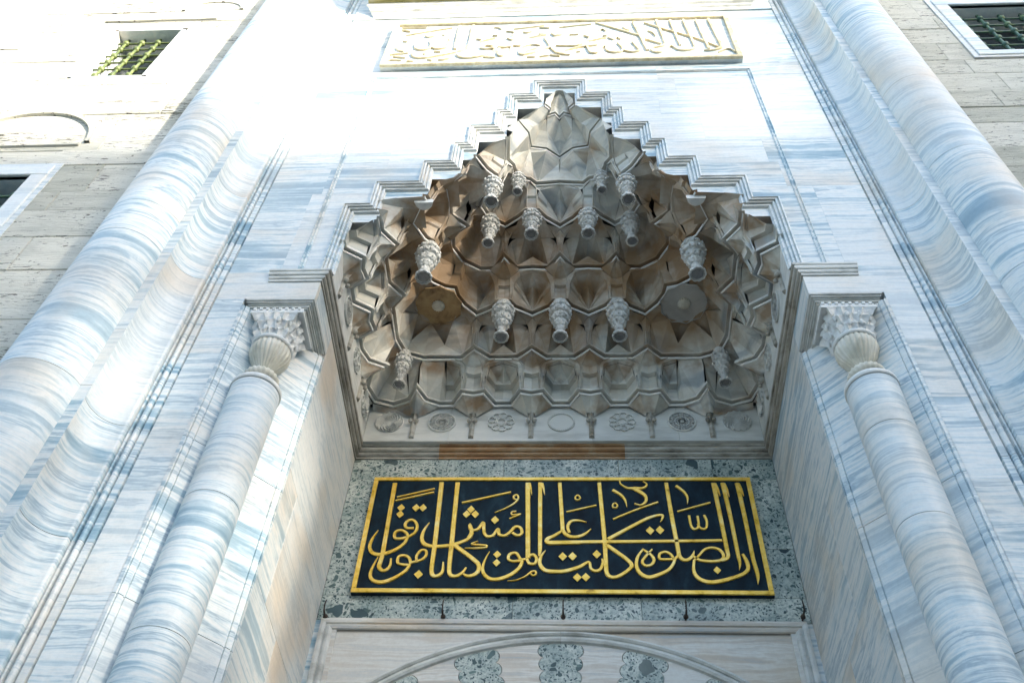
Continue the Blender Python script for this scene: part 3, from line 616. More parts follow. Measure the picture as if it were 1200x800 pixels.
# stepped moulding round the hood
pts = [(2.32, 9.473)]
for i, (a, b, w) in enumerate(LV):
    pts.append((w, b))
    if i + 1 < len(LV): pts.append((LV[i + 1][2], b))
PRF = [(0, .005), (0, -.03), (.016, -.036), (.024, -.012), (.032, -.010), (.034, -.030), (.052, -.026), (.056, .004), (.064, .006), (.066, -.012), (.082, -.006), (.088, .026), (.098, .028), (.104, .008), (.122, .012), (.130, .036), (.136, .040)]
inner_x = [2.215, 1.915, 1.48, 1.14, .99, .64, .53, .20]
inner_z = [10.49, 10.956, 11.423, 11.89, 12.356, 12.823, 13.29, 13.757]
ipts = [(inner_x[0], 9.473)]
for i in range(8):
    ipts.append((inner_x[i], inner_z[i]))
    if i < 7: ipts.append((inner_x[i + 1], inner_z[i]))
for s in (-1, 1):
    for seg in range(len(pts) - 1):
        g = G()
        rows = []
        for k in (seg, seg + 1):
            w, z = pts[k]
            rows.append([(s * (w - d), y, (z - d) if k > 0 else z) for d, y in PRF])
        g.grid(rows); g.out('stepped_moulding', M_marble if seg % 2 == 0 else M_trimlight, portal)
    for seg in range(len(pts) - 1):
        g = G()
        a = pts[seg]; b = pts[seg + 1]; c = ipts[seg]; d = ipts[seg + 1]
        fa = (a[0] - .135, a[1] - (.135 if seg else 0)); fb = (b[0] - .135, b[1] - .135)
        g.poly([(s * fa[0], .04, fa[1]), (s * fb[0], .04, fb[1]), (s * d[0], .042, d[1]), (s * c[0], .042, c[1])])
        dp = .40 if seg % 2 else .055
        if seg: g.poly([(s * c[0], .042, c[1]), (s * d[0], .042, d[1]), (s * d[0], dp, d[1]), (s * c[0], dp, c[1])])
        o = g.out('jamb_face', M_marble, portal)
        if len(o.data.polygons) > 1:
            o.data.materials.append(M_hood); o.data.polygons[1].material_index = 1
            at = o.data.attributes.new('tone', 'FLOAT', 'FACE')
            for q in at.data: q.value = .7
g = G()
w, z = pts[-1]
g.grid([[(-(w - d), y, z - d) for d, y in PRF], [((w - d), y, z - d) for d, y in PRF]])
g.out('stepped_moulding', M_trimlight, portal)
g = G(); g.poly([(-.22, .04, 13.895), (.22, .04, 13.895), (.21, .042, 13.757), (-.21, .042, 13.757)]); g.poly([(-.21, .042, 13.757), (.21, .042, 13.757), (.21, .4, 13.757), (-.21, .4, 13.757)]); g.out('jamb_face', M_marble, portal)

# string moulding: round the reveals and the back at the foot of the hood, returning on the front
SP = [(0, 0), (.012, .004), (.012, .026), (.004, .032), (.022, .040), (.036, .052), (.036, .070), (.026, .078), (.026, .086), (.048, .092), (.060, .106), (.060, .128), (.052, .134), (.052, .142), (.072, .150), (.075, .173)]
def string_path(off, inward=True):
    return [(-2.28 + off, 0), (-2.28 + off, 2.365 - off), (2.28 - off, 2.365 - off), (2.28 - off, 0)]
rows = [[None] * len(SP) for _ in range(4)]
for j, (o_, h) in enumerate(SP):
    for i, (x, y) in enumerate(string_path(o_)):
        rows[i][j] = (x, y - (0.008 + o_ * .45 if i in (0, 3) else 0), 9.30 + h)
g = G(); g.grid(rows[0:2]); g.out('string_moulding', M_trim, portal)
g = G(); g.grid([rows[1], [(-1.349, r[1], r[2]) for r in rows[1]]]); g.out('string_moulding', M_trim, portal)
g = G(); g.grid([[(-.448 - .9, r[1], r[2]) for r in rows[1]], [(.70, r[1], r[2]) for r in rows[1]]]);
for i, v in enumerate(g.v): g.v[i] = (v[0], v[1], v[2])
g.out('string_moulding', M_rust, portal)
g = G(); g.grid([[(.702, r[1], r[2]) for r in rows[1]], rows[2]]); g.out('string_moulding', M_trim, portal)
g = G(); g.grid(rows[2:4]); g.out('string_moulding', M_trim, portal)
for s in (-1, 1):
    g = G()
    r0 = [(s * (2.28 - o_), -(0.008 + o_ * .45), 9.30 + h) for o_, h in SP]
    r1 = [(s * (2.79 + o_ * .3), -(0.008 + o_ * .45), 9.30 + h) for o_, h in SP]
    r2 = [(s * (2.79 + o_ * .3), .02, 9.30 + h) for o_, h in SP]
    g.grid([r0, r1, r2]); g.poly([r0[-1], r1[-1], (s * 2.8, .02, 9.473), (s * 2.2, .02, 9.473)])
    g.poly([r0[0], r1[0], (s * 2.79, .02, 9.3), (s * 2.28, .02, 9.3)])
    g.out('string_moulding', M_trimlight, portal)

# reveals below the hood, big slabs with sloping veins
for s in (-1, 1):
    cuts = [(0, 2.2), (2.2, 3.9), (3.9, 5.1), (5.1, 6.3), (6.3, 7.45), (7.45, 9.298)]
    for i, (a, b) in enumerate(cuts):
        ym = [1.05, 1.6, .95, 1.45, 1.0, 9][i] + (.15 if s > 0 else 0)
        segs = [(.66, ym), (ym, 2.365)] if ym < 3 else [(.66, 2.365)]
        for y0, y1 in segs:
            g = G(); g.box(*sorted((s * 2.28, s * 2.45)), y0 + .002, y1 - .002, a + .002, b - .002)
            o = g.out('reveal_slab', M_reveal, portal); bevel(o, .0025)
    g = G(); g.box(*sorted((s * 2.28, s * 2.45)), 0.0 + .06, .66, 9.03, 9.298); g.out('reveal_slab', M_reveal, portal)

# chamfered jamb corner
for s in (-1, 1):
    zz = [0, 1.5, 3.1, 4.45, 5.62, 7.15, 8.93] if s < 0 else [0, 1.2, 2.8, 4.1, 5.3, 6.75, 8.93]
    P1 = Vector((2.925, 0)); P2 = Vector((2.28, .635))
    d = (P2 - P1).normalized(); nrm = Vector((-d.y, d.x)) if False else Vector((-.701, -.713))
    L = (P2 - P1).length
    # across the chamfer: fillet, two grooves, flat, grooves, fillet
    pf = [(-.035, .02), (-.03, 0), (0, 0), (.004, -.012), (.012, -.012), (.016, .004), (.055, .004), (.059, -.010), (.067, -.010), (.071, 0),
          (L - .071, 0), (L - .067, -.010), (L - .059, -.010), (L - .055, .004), (L - .016, .004), (L - .012, -.012), (L - .004, -.012), (L, 0)]
    prof = []
    for t, h in pf:
        q = P1 + d * max(t, 0) + nrm * h
        if t < 0: q = Vector((2.925 - t, h * .3))
        prof.append((q.x, q.y))
    prof.append((2.278, .66))
    for a, b in zip(zz[:-1], zz[1:]):
        g = G(); g.grid([[(s * x, y, a + .003) for x, y in prof], [(s * x, y, b - .003) for x, y in prof]])
        for z in (a + .003, b - .003): g.poly([(s * x, y, z) for x, y in prof] + [(s * 2.9, .6, z)])
        g.out('chamfer_block', M_marble, portal)
    # ceiling of the chamfer: nested L mouldings
    g = G()
    zc = 9.03
    for k, (off, dz) in enumerate(((0, .022), (.014, .02), (.034, .016), (.046, .022), (.062, .014), (.08, .03))):
        tri = [(s * (2.283 + off), off), (s * (2.93 - off * .4), off), (s * (2.283 + off), .66 - off * .4)]
        g.prism_xy(tri, zc - dz, zc)
        zc -= dz
    g.out('capital_ceiling_moulding', M_trimlight, portal)

# top cornice over the inscription
g = G()
cp_ = [(0, 16.62), (-.02, 16.62), (-.035, 16.66), (-.035, 16.70), (-.06, 16.73), (-.06, 16.80), (-.09, 16.83), (-.09, 16.90), (-.13, 16.95), (-.13, 17.05)]
g.grid([[(-2.86 - abs(y) * 1.5, y, z) for y, z in cp_], [(2.86 + abs(y) * 1.5, y, z) for y, z in cp_]])
g.out('cornice_moulding', M_trimlight, portal)
for k in range(7):
    x0 = -3.04 + k * .869
    g = G()
    rows = []
    for j in range(7):
        t = j / 6
        y = -.13 - .75 * t; z = 17.05 + .10 * math.sin(t * 1.6) + .18 * t
        rows.append([(x0 + .003, y, z), (x0 + .43, y, z + .0), (x0 + .866, y, z)])
    g.grid(rows); g.poly([rows[-1][0], rows[-1][2], (x0 + .866, -.88, 18.2), (x0 + .003, -.88, 18.2)])
    g.out('cornice_soffit_block', M_soffit, portal)
for s in (-1, 1):
    g = G(); g.box(*sorted((s * 2.87, s * 3.23)), -.02, .11, 16.62, 17.9); g.out('marble_slab', M_marble, portal)
# ------------------------------------------------------------------ colonnettes
def capital(s, cx, cy_, th):
    c = thing('corner_colonnette', 'slim banded marble colonnette with fluted bulb capital in the %s jamb of the portal' % th, 'column', (cx, cy_, 0), 'corner colonnettes of the portal')
    zz = [0, 1.8, 3.6, 5.35, 6.55, 7.86] if s < 0 else [0, 1.6, 3.3, 5.0, 6.35, 7.3, 7.86]
    for a, b in zip(zz[:-1], zz[1:]):
        g = G(); n = 40
        rows = [[(.213 * math.cos(2 * math.pi * i / n), .213 * math.sin(2 * math.pi * i / n), z) for i in range(n)] for z in (a + .003, b - .003)]
        g.grid(rows, True); g.poly(rows[0]); g.poly(rows[1])
        o = g.out('shaft_drum', M_drum, c)
        for p in o.data.polygons: p.use_smooth = len(p.vertices) == 4
    g = G(); n = 40
    prof = [(.213, 7.862), (.222, 7.866), (.222, 7.91), (.205, 7.925), (.19, 7.95), (.12, 7.962), (.095, 7.97), (.09, 8.02)]
    g.lathe(prof, 0, 0, n); g.out('shaft_collar', M_carved, c, True)
    # twisted ring
    g = G(); rows = []
    for i in range(80):
        a = 2 * math.pi * i / 80; row = []
        for j in range(10):
            b = 2 * math.pi * j / 10
            r = .045 * (1 + .16 * math.cos(22 * a + 2 * b))
            row.append(((.115 + r * math.cos(b)) * math.cos(a), (.115 + r * math.cos(b)) * math.sin(a), 8.055 + r * math.sin(b)))
        rows.append(row)
    rows.append(rows[0]); g.grid(rows, True); g.out('twisted_ring', M_bulb, c, True)
    # fluted bulb
    g = G(); n = 144; rows = []
    for r, z in [(.055, 8.08), (.062, 8.13), (.082, 8.18), (.118, 8.235), (.158, 8.30), (.186, 8.37), (.188, 8.42), (.176, 8.46), (.17, 8.48)]:
        rows.append([(r * (1 - .07 * (1 - abs(math.sin(12 * 2 * math.pi * i / n))) ** 2) * math.cos(2 * math.pi * i / n), r * (1 - .07 * (1 - abs(math.sin(12 * 2 * math.pi * i / n))) ** 2) * math.sin(2 * math.pi * i / n), z) for i in range(n)])
    g.grid(rows, True); g.out('fluted_bulb', M_bulb, c, True)
    g = G(); g.lathe([(.178, 8.465), (.190, 8.475), (.190, 8.50), (.182, 8.51), (.175, 8.515)], 0, 0, 40); g.out('capital_band', M_carved, c, True)
    # two rows of scalloped muqarnas cells growing to the square abacus
    def sq(a, r, k):
        cx_, sx_ = math.cos(a), math.sin(a)
        m = max(abs(cx_), abs(sx_))
        rr = r * ((1 - k) + k / m)
        return rr * cx_, rr * sx_
    g = G(); n = 96; rows = []
    N = 16
    zs = [8.51, 8.55, 8.585, 8.60, 8.605, 8.65, 8.69, 8.71, 8.715, 8.76, 8.80, 8.815]
    rs = [.175, .183, .197, .212, .178, .187, .206, .224, .19, .20, .216, .232]
    for q, (z, r) in enumerate(zip(zs, rs)):
        k = (z - 8.5) / .32; row = []
        ph = (q // 4) * .5
        amp = [.0, .08, .15, .18][q % 4]
        for i in range(n):
            a = 2 * math.pi * i / n
            f = abs(math.sin((a * N / 2 / math.pi + ph) * math.pi))
            x, y = sq(a, r * (1 - amp * f * f), k * .8)
            dz = -.05 * (1 - f) if q % 4 in (1, 2, 3) else 0
            row.append((x, y, z + dz))
        rows.append(row)
    g.grid(rows, True); g.out('capital_leaves', M_carved, c)
    g = G()
    for i in range(12):
        a = 2 * math.pi * (i + .5) / 12
        for (r, z, q) in ((.200, 8.60, .018), (.216, 8.70, .020)):
            g.lathe([(.003, z - .05), (q * .7, z - .03), (q, z), (q * .5, z + .02), (.002, z + .03)], r * math.cos(a), r * math.sin(a), 7)
    g.out('capital_buds', M_carved, c, kind='stuff')
    g = G(); g.box(-.25, .25, -.185, .25, 8.82, 8.86); g.box(-.235, .235, -.17, .235, 8.86, 8.905)
    for i in range(8): g.box(-.235 + i * .06, -.205 + i * .06, -.19, -.17, 8.865, 8.90)
    o = g.out('abacus', M_carved, c); bevel(o, .004)
    return c
capital(-1, -2.60, .20, 'left')
capital(1, 2.60, .20, 'right')
# ------------------------------------------------------------------ muqarnas hood
# plan grid: one unit = 1/3 m, centred on the opening; tier height 0.4667 m above z = 10.023
U3 = 1 / 3.0
def Wp(x, y, k): return (x * U3, y * U3, 10.023 + .4667 * k)
hood = thing('muqarnas_hood', 'stepped half-dome of carved muqarnas cells with hanging pendants over the portal niche', 'vault')
SYM = [lambda x, y: (x, y), lambda x, y: (-x, y), lambda x, y: (y, x), lambda x, y: (-y, x)]
cells = {}
def add(kind, key, polys):
    """polys in the octant x>=0, y>=x; repeated over the half plan. key = anchor of the element, so halves meet in one object"""
    for f in SYM:
        kx, ky = f(*key); kk = (kind, round(kx, 1), round(ky, 1))
        L = cells.setdefault(kk, [])
        for p in polys:
            L.append([Wp(*f(v[0], v[1]), v[2] if kind == 'corbel' or v[2] - math.floor(v[2]) >= .085 or v[2] == math.floor(v[2]) else math.floor(v[2]) + .085) for v in p])
def module(polys, c, sgn):
    return [[(c + sgn * u, y, k) for u, y, k in p] for p in polys]

def rib(kind, key, paths, r=.035):
    """thin raised fillets along the edges of a cell"""
    polys = []
    for P in paths:
        n = len(P); rows = []
        for i, p in enumerate(P):
            rows.append([(p[0] + dx, p[1] + dy - r * .6, p[2] + dk) for dx, dy, dk in ((-r * .5, 0, -r * .35), (r * .5, 0, r * .35), (0, -r, 0))])
        for i in range(n - 1):
            for j in range(3): polys.append([rows[i][j], rows[i][(j + 1) % 3], rows[i + 1][(j + 1) % 3], rows[i + 1][j]])
    add(kind, key, polys)

LIPS = {
 0: [(0, 6.66), (.31, 6.66), (.65, 6.12), (1, 6.2), (1.35, 6.12), (1.69, 6.66), (2.31, 6.66), (2.65, 6.12), (3, 6.2), (3.35, 6.12), (3.69, 6.66), (4.2, 6.66), (4.7, 6.45), (4.92, 5.95), (5.2, 6.45), (5.8, 6.68), (6.45, 6.45)],
 1: [(0, 5.73), (.5, 5.73), (1, 5.33), (1.5, 5.73), (2.5, 5.73), (3, 5.33), (3.45, 5.73), (4.83, 5.73), (5.5, 5.5)],
 2: [(0, 4.42), (.2, 4.35), (.36, 4.55), (.5, 4.62), (1, 4.88), (1.5, 4.62), (1.64, 4.55), (1.8, 4.35), (2.2, 4.35), (2.36, 4.55), (2.5, 4.62), (3, 4.86), (3.43, 4.42), (3.66, 4.04), (3.72, 3.72)],
 3: [(0, 3.34), (.4, 3.86), (1, 3.82), (1.6, 3.86), (2, 3.34), (2.3, 3.84), (2.87, 3.87), (3.5, 3.5)],
 4: [(0, 2.95), (.55, 2.58), (.8, 2.3), (1.2, 2.3), (1.5, 2.55), (2, 2.88), (2.4, 2.67), (2.5, 2.5)],
 5: [(0, 1.9), (.9, 1.96), (1.13, 1.76), (1.42, 1.72), (1.5, 1.5)],
 6: [(0, 1.56), (.51, 1.19), (1.1, 1.1)],
 7: [(0, .59), (.18, .39), (.47, .47)]}
def offset(P, d):
    ext = [(-P[1][0], P[1][1])] + P + [(P[-2][1], P[-2][0])]
    out = []
    for i in range(1, len(ext) - 1):
        a, b, c = Vector(ext[i - 1]), Vector(ext[i]), Vector(ext[i + 1])
        d1 = (b - a).normalized(); d2 = (c - b).normalized()
        n1 = Vector((d1.y, -d1.x)); n2 = Vector((d2.y, -d2.x))
        m = (n1 + n2)
        if m.length < .2: m = n1
        m.normalize(); f = min(1.5, 1 / max(.5, m.dot(n1)))
        q = b + m * d * f
        out.append((q.x, q.y))
    out[0] = (0, out[0][1]); t = (out[-1][0] + out[-1][1]) / 2; out[-1] = (t, t)
    return out
LIPN = {}
for k, P in LIPS.items():
    dd = 1.0 if k < 6 else .5
    A = offset(P, .035 * dd); B = offset(P, .035 * dd); O = offset(P, .145 * dd); O2 = offset(P, .11 * dd)
    D_ = offset(P, -.05 * dd)
    rows = [[(x, y, k - .03) for x, y in P], [(x, y, k - .025) for x, y in A], [(x, y, k + .035) for x, y in B], [(x, y, k + .04) for x, y in D_], [(x, y, k + .12) for x, y in D_], [(x, y, k + .065) for x, y in O], [(x, y, k + .10) for x, y in O], [(x, y, k + .18) for x, y in O2]]
    polys = []
    for r in range(7):
        for i in range(len(P) - 1):
            polys.append([rows[r][i], rows[r][i + 1], rows[r + 1][i + 1], rows[r + 1][i]])
    for f in SYM:
        L = cells.setdefault(('lip', k), [])
        LIPN[k] = len(P) - 1
        for p in polys: L.append([Wp(*f(v[0], v[1]), v[2]) for v in p])

def lower_niche(b):      # half niche of the first tier, u = 0 at its axis
    return [
     [(0, 6.54, b + .03), (.36, 6.54, b + .03), (.29, 6.53, b + .5), (0, 6.53, b + .5)],
     [(.36, 6.54, b + .03), (.66, 6.0, b + .03), (.59, 6.0, b + .5), (.29, 6.53, b + .5)],
     [(0, 6.53, b + .5), (.29, 6.53, b + .5), (.26, 6.30, b + .52), (0, 6.30, b + .52)],
     [(.29, 6.53, b + .5), (.59, 6.0, b + .5), (.50, 5.88, b + .52), (.26, 6.30, b + .52)],
     [(0, 6.30, b + .52), (.26, 6.30, b + .52), (.22, 6.30, b + .72), (0, 5.9, b + .93)],
     [(.26, 6.30, b + .52), (.50, 5.88, b + .52), (.46, 5.86, b + .8), (.22, 6.30, b + .72)],
     [(.22, 6.30, b + .72), (.46, 5.86, b + .8), (0, 5.86, b + .95)],
     [(.22, 6.30, b + .72), (0, 5.86, b + .95), (0, 5.9, b + .93)],
     # face carved by the arch, with a raised fillet
     [(.54, 5.92, b + .5), (.62, 5.88, b + .5), (.52, 5.74, b + .83), (.46, 5.84, b + .8)],
     [(.46, 5.84, b + .8), (.52, 5.74, b + .83), (0, 5.72, b + .985), (0, 5.84, b + .95)],
     [(.60, 5.98, b + .05), (.70, 5.97, b + .05), (.72, 5.84, b + .55), (.62, 5.88, b + .5)],
     [(.62, 5.88, b + .5), (.72, 5.84, b + .55), (.74, 5.74, b + .8), (.52, 5.74, b + .83)],
     [(.52, 5.74, b + .83), (.74, 5.74, b + .8), (.5, 5.72, b + 1), (0, 5.72, b + 1)]]
def lower_bracket(b):    # half bracket, u = 0 at its axis
    return [
     [(0, 6.08, b + .03), (.29, 6.0, b + .03), (.27, 5.92, b + .5), (0, 6.0, b + .5)],
     [(0, 6.0, b + .5), (.27, 5.92, b + .5), (.25, 5.76, b + .52), (0, 5.84, b + .52)],
     [(0, 5.84, b + .52), (.25, 5.76, b + .52), (.24, 5.72, b + .74), (0, 5.80, b + .74)],
     [(0, 5.80, b + .74), (.24, 5.72, b + .74), (.12, 5.45, b + .9), (0, 5.42, b + .94)],
     [(.29, 6.0, b + .03), (.33, 6.0, b + .03), (.31, 5.83, b + .55), (.25, 5.76, b + .52)],
     [(.25, 5.76, b + .52), (.31, 5.83, b + .55), (.28, 5.72, b + .8), (.24, 5.76, b + .74)],
     [(.24, 5.76, b + .74), (.28, 5.72, b + .8), (0, 5.30, b + .985), (.12, 5.45, b + .9)],
     [(.12, 5.45, b + .9), (0, 5.30, b + .985), (0, 5.42, b + .94)],
     [(.28, 5.72, b + .8), (.5, 5.72, b + 1), (0, 5.28, b + 1)]]
for c, s_ in ((0, 1), (2, -1), (2, 1), (4, -1)):
    add('niche_cell', (c, 6.3), module(lower_niche(0), c, s_))
for c, s_ in ((1, -1), (1, 1), (3, -1), (3, 1)):
    add('bracket_cell', (c, 5.9), module(lower_bracket(0), c, s_))
for c, s_ in ((0, 1), (2, -1), (2, 1), (4, -1)):
    P = lambda u, y, k: (c + s_ * u, y, k)
    rib('niche_cell', (c, 6.3), [[P(.60, 5.96, .06), P(.57, 5.92, .5), P(.54, 5.84, .70), P(.46, 5.80, .82), P(.22, 5.78, .90), P(0, 5.77, .965)], [P(.68, 5.96, .06), P(.68, 5.87, .5), P(.68, 5.78, .78), P(.56, 5.73, .90), P(.3, 5.70, .97)]])
    rib('niche_cell', (c, 6.3), [[P(.22, 6.33, .72), P(0, 5.88, .94)]], .02)
for c, s_ in ((1, -1), (1, 1), (3, -1), (3, 1)):
    P = lambda u, y, k: (c + s_ * u, y, k)
    rib('bracket_cell', (c, 5.9), [[P(.26, 5.95, .06), P(.25, 5.88, .5), P(.24, 5.75, .76), P(.12, 5.46, .92), P(0, 5.34, .975)]])
# first tier, the wide cell next to the corner and the corner cell
add('niche_cell', (4, 6.3), [
  [(4.0, 6.54, .03), (4.2, 6.54, .03), (4.13, 6.12, .5), (4.0, 6.5, .5)],
  [(4.2, 6.54, .03), (4.62, 6.36, .03), (4.13, 6.12, .5)],
  [(4.62, 6.36, .03), (4.07, 5.80, .95), (4.13, 6.12, .5)],
  [(4.0, 6.5, .5), (4.13, 6.12, .5), (4.07, 5.80, .95), (4.0, 6.3, .6)],
  [(4.62, 6.36, .03), (4.68, 5.84, .82), (4.07, 5.80, .95)],
  [(4.07, 5.80, .95), (4.68, 5.84, .82), (4.8, 5.72, 1), (4.0, 5.72, 1)],
  [(4.62, 6.36, .03), (4.86, 5.95, .05), (4.90, 5.78, .8), (4.68, 5.84, .82)],
  [(4.68, 5.84, .82), (4.90, 5.78, .8), (4.85, 5.70, 1), (4.8, 5.72, 1)]])
add('corner_cell', (5.8, 5.8), [
  [(4.92, 5.85, .03), (5.24, 6.34, .03), (4.95, 5.80, .8)],
  [(5.24, 6.34, .03), (5.35, 6.05, .75), (4.95, 5.80, .8)],
  [(5.24, 6.34, .03), (5.8, 6.56, .03), (5.72, 6.30, .35)],
  [(5.24, 6.34, .03), (5.72, 6.30, .35), (5.42, 6.02, .75)],
  [(5.8, 6.56, .03), (6.3, 6.34, .05), (5.72, 6.30, .35)],
  [(6.3, 6.34, .05), (6.1, 6.1, .5), (5.72, 6.30, .35)],
  [(5.72, 6.30, .35), (6.1, 6.1, .5), (5.85, 5.85, .85), (5.42, 6.02, .75)],
  [(6.3, 6.34, .05), (6.4, 6.4, .03), (6.1, 6.1, .5)],
  [(5.35, 6.05, .75), (4.95, 5.80, .8), (4.88, 5.70, 1), (5.5, 5.5, 1)],
  [(5.35, 6.05, .75), (5.85, 5.85, .85), (5.5, 5.5, 1)]])
# bracket soffits down to the feet on the frieze
def corbel(c, yl):
    return [[(c, 6.2, -.02), (c - .33, 6.14, -.02), (c - .12, 6.60, -.30), (c, 6.60, -.32)], [(c, 6.2, -.02), (c + .33, 6.14, -.02), (c + .12, 6.60, -.30), (c, 6.60, -.32)],
            [(c - .33, 6.14, -.02), (c - .70, 6.66, -.02), (c - .12, 6.70, -.36), (c - .12, 6.60, -.30)], [(c + .33, 6.14, -.02), (c + .70, 6.66, -.02), (c + .12, 6.70, -.36), (c + .12, 6.60, -.30)]]
for c in (1, 3): add('corbel', (c, 6.5), corbel(c, 0))
add('corbel', (5, 6.5), [[(4.92, 5.97, -.02), (4.69, 6.44, -.02), (4.88, 6.62, -.32), (5.0, 6.55, -.32)], [(4.92, 5.97, -.02), (5.2, 6.45, -.02), (5.12, 6.62, -.32), (5.0, 6.55, -.32)],
   [(4.69, 6.44, -.02), (4.2, 6.68, -.02), (4.88, 6.72, -.36), (4.88, 6.62, -.32)], [(5.2, 6.45, -.02), (5.8, 6.70, -.02), (5.12, 6.72, -.36), (5.12, 6.62, -.32)],
   [(5.8, 6.70, -.02), (6.5, 6.5, -.02), (6.5, 6.72, -.10), (5.12, 6.72, -.36)]])

def star_cell(b, yb, dy, w=.46):     # u=0 at its axis, foot at u=w, pillar at u=1; yb back line, dy forward shift of the tops
    t = yb - dy
    return [
     [(0, yb - .12, b + .03), (w, yb - .11, b + .03), (0, yb - .27, b + .36)],
     [(w, yb - .11, b + .03), (0, yb + .22, b + .50), (0, yb - .27, b + .36)],
     [(w, yb - .11, b + .03), (.30, t, b + .86), (0, yb + .42, b + .80)],
     [(w, yb - .11, b + .03), (0, yb + .42, b + .80), (0, yb + .22, b + .50)],
     [(0, yb + .42, b + .80), (.30, t, b + .86), (0, t + .2, b + .95)],
     [(w, yb - .11, b + .03), (.58, t - .02, b + .88), (.30, t, b + .86)],
     [(w, yb - .11, b + .03), (.80, t + .12, b + .86), (.58, t - .02, b + .88)],
     [(w, yb - .11, b + .03), (.90, yb - .46, b + .05), (.89, yb - .56, b + .55), (.80, t + .12, b + .86)]]
def pillar(b, yn, yv, tt):          # u=0 at its axis
    return [
     [(0, yn - .13, b + .05), (.10, yn - .08, b + .05), (.10, yn - .16, b + .5), (0, yn - .22, b + .5)],
     [(0, yn - .16, b + .5), (.10, yn - .10, b + .5), (.11, yn - .2, b + .72), (0, yn - .26, b + .72)],
     [(0, yn - .26, b + .72), (.11, yn - .2, b + .72), (.20, tt, b + .88), (0, yv + .03, b + .97)],
     [(.20, tt, b + .88), (.5, yv - .2, b + .985), (0, yv + .02, b + .99)]]
# second tier
for c, s_ in ((0, 1), (2, -1), (2, 1)):
    add('star_cell', (c, 5.4), module(star_cell(1, 5.73, .62), c, s_))
    add('star_cell', (c, 5.4), module([[(.33, 5.11, 1.86), (.80, 5.11, 1.86), (.5, 4.62, 2.0)], [(.33, 5.11, 1.86), (.5, 4.62, 2), (.36, 4.55, 2), (.2, 4.35, 2), (0, 4.40, 2), (0, 5.36, 1.93)]], c, s_))
for c, s_ in ((1, -1), (1, 1), (3, -1), (3, 1)):
    add('pillar_cell', (c, 5.0), module(pillar(1, 5.33, 4.88, 5.11), c, s_))
add('star_cell', (4.1, 5.4), [
  [(3.42, 5.62, 1.03), (4.81, 5.62, 1.03), (4.1, 5.48, 1.38)],
  [(3.42, 5.62, 1.03), (4.1, 5.48, 1.38), (4.12, 6.0, 1.66), (3.82, 4.95, 1.92)],
  [(4.1, 5.48, 1.38), (4.81, 5.62, 1.03), (4.63, 5.05, 1.92), (4.12, 6.0, 1.66)],
  [(4.12, 6.0, 1.66), (4.63, 5.05, 1.92), (4.22, 5.1, 1.95), (3.82, 4.95, 1.92)],
  [(3.42, 5.62, 1.03), (3.82, 4.95, 1.92), (3.2, 5.11, 1.86)],
  [(3.42, 5.62, 1.03), (3.10, 5.27, 1.05), (3.11, 5.17, 1.55), (3.2, 5.11, 1.86)],
  [(3.2, 5.11, 1.86), (3.82, 4.95, 1.92), (3.55, 4.45, 1.97), (3.43, 4.42, 2), (3.0, 4.86, 1.99)]])
add('star_cell', (5.0, 5.0), [
  [(4.81, 5.62, 1.03), (5.41, 5.41, 1.05), (5.27, 5.27, 1.38)],
  [(4.81, 5.62, 1.03), (5.27, 5.27, 1.38), (5.6, 5.6, 1.62), (4.63, 5.05, 1.92)],
  [(5.6, 5.6, 1.62), (4.63, 5.05, 1.92), (4.78, 4.78, 1.95)]])
for c, s_ in ((1, -1), (1, 1), (3, -1), (3, 1)):
    P = lambda u, y, k: (c + s_ * u, y, k)
    rib('pillar_cell', (c, 5.0), [[P(.11, 5.22, 1.06), P(.10, 5.16, 1.5), P(.13, 5.10, 1.74), P(.24, 5.02, 1.90), P(.48, 4.75, 1.97)], [P(.04, 5.16, 1.06), P(.04, 5.10, 1.5)]])
# third tier
def v_cell(b, yv, yt):             # u=0 at its axis (V foot)
    q = yt + .06
    return [
     [(0, yv - .12, b + .03), (.48, yv - .37, b + .03), (.38, yv - .32, b + .45)],
     [(.48, yv - .37, b + .03), (.70, yv - .62, b + .05), (.66, yv - .70, b + .5), (.38, yv - .32, b + .45)],
     [(.38, yv - .32, b + .45), (.66, yv - .70, b + .5), (.64, yv - .78, b + .54), (.36, yv - .42, b + .49)],
     [(0, yv - .12, b + .03), (.38, yv - .32, b + .45), (.36, yv - .42, b + .49)],
     [(0, yv - .12, b + .03), (.36, yv - .42, b + .49), (.40, yv - .46, b + .72)],
     [(0, yv - .12, b + .03), (.40, yv - .46, b + .72), (.24, yv - .12, b + .74)],
     [(0, yv - .12, b + .03), (.24, yv - .12, b + .74), (0, yv - .52, b + .80)],
     [(0, yv - .52, b + .80), (.24, yv - .12, b + .74), (0, q, b + .95)],
     [(.24, yv - .12, b + .74), (.40, yv - .46, b + .72), (.43, q + .06, b + .86), (0, q, b + .95)],
     [(.36, yv - .42, b + .49), (.64, yv - .78, b + .54), (.60, yv - .84, b + .66), (.40, yv - .46, b + .72)],
     [(.40, yv - .46, b + .72), (.60, yv - .84, b + .66), (.43, q + .06, b + .86)],
     [(.70, yv - .62, b + .05), (.78, yv - .62, b + .05), (.78, yv - .92, b + .78), (.64, yv - .82, b + .6)],
     [(.64, yv - .82, b + .6), (.78, yv - .92, b + .78), (.48, q - .05, b + .90), (.43, q + .06, b + .86)],
     [(.43, q + .06, b + .86), (.48, q - .05, b + .90), (0, q - .08, b + .985), (0, q, b + .95)],
     [(.48, q - .05, b + .90), (.78, yv - .92, b + .78), (.45, yt - .0, b + 1), (0, yt - .02, b + 1)]]
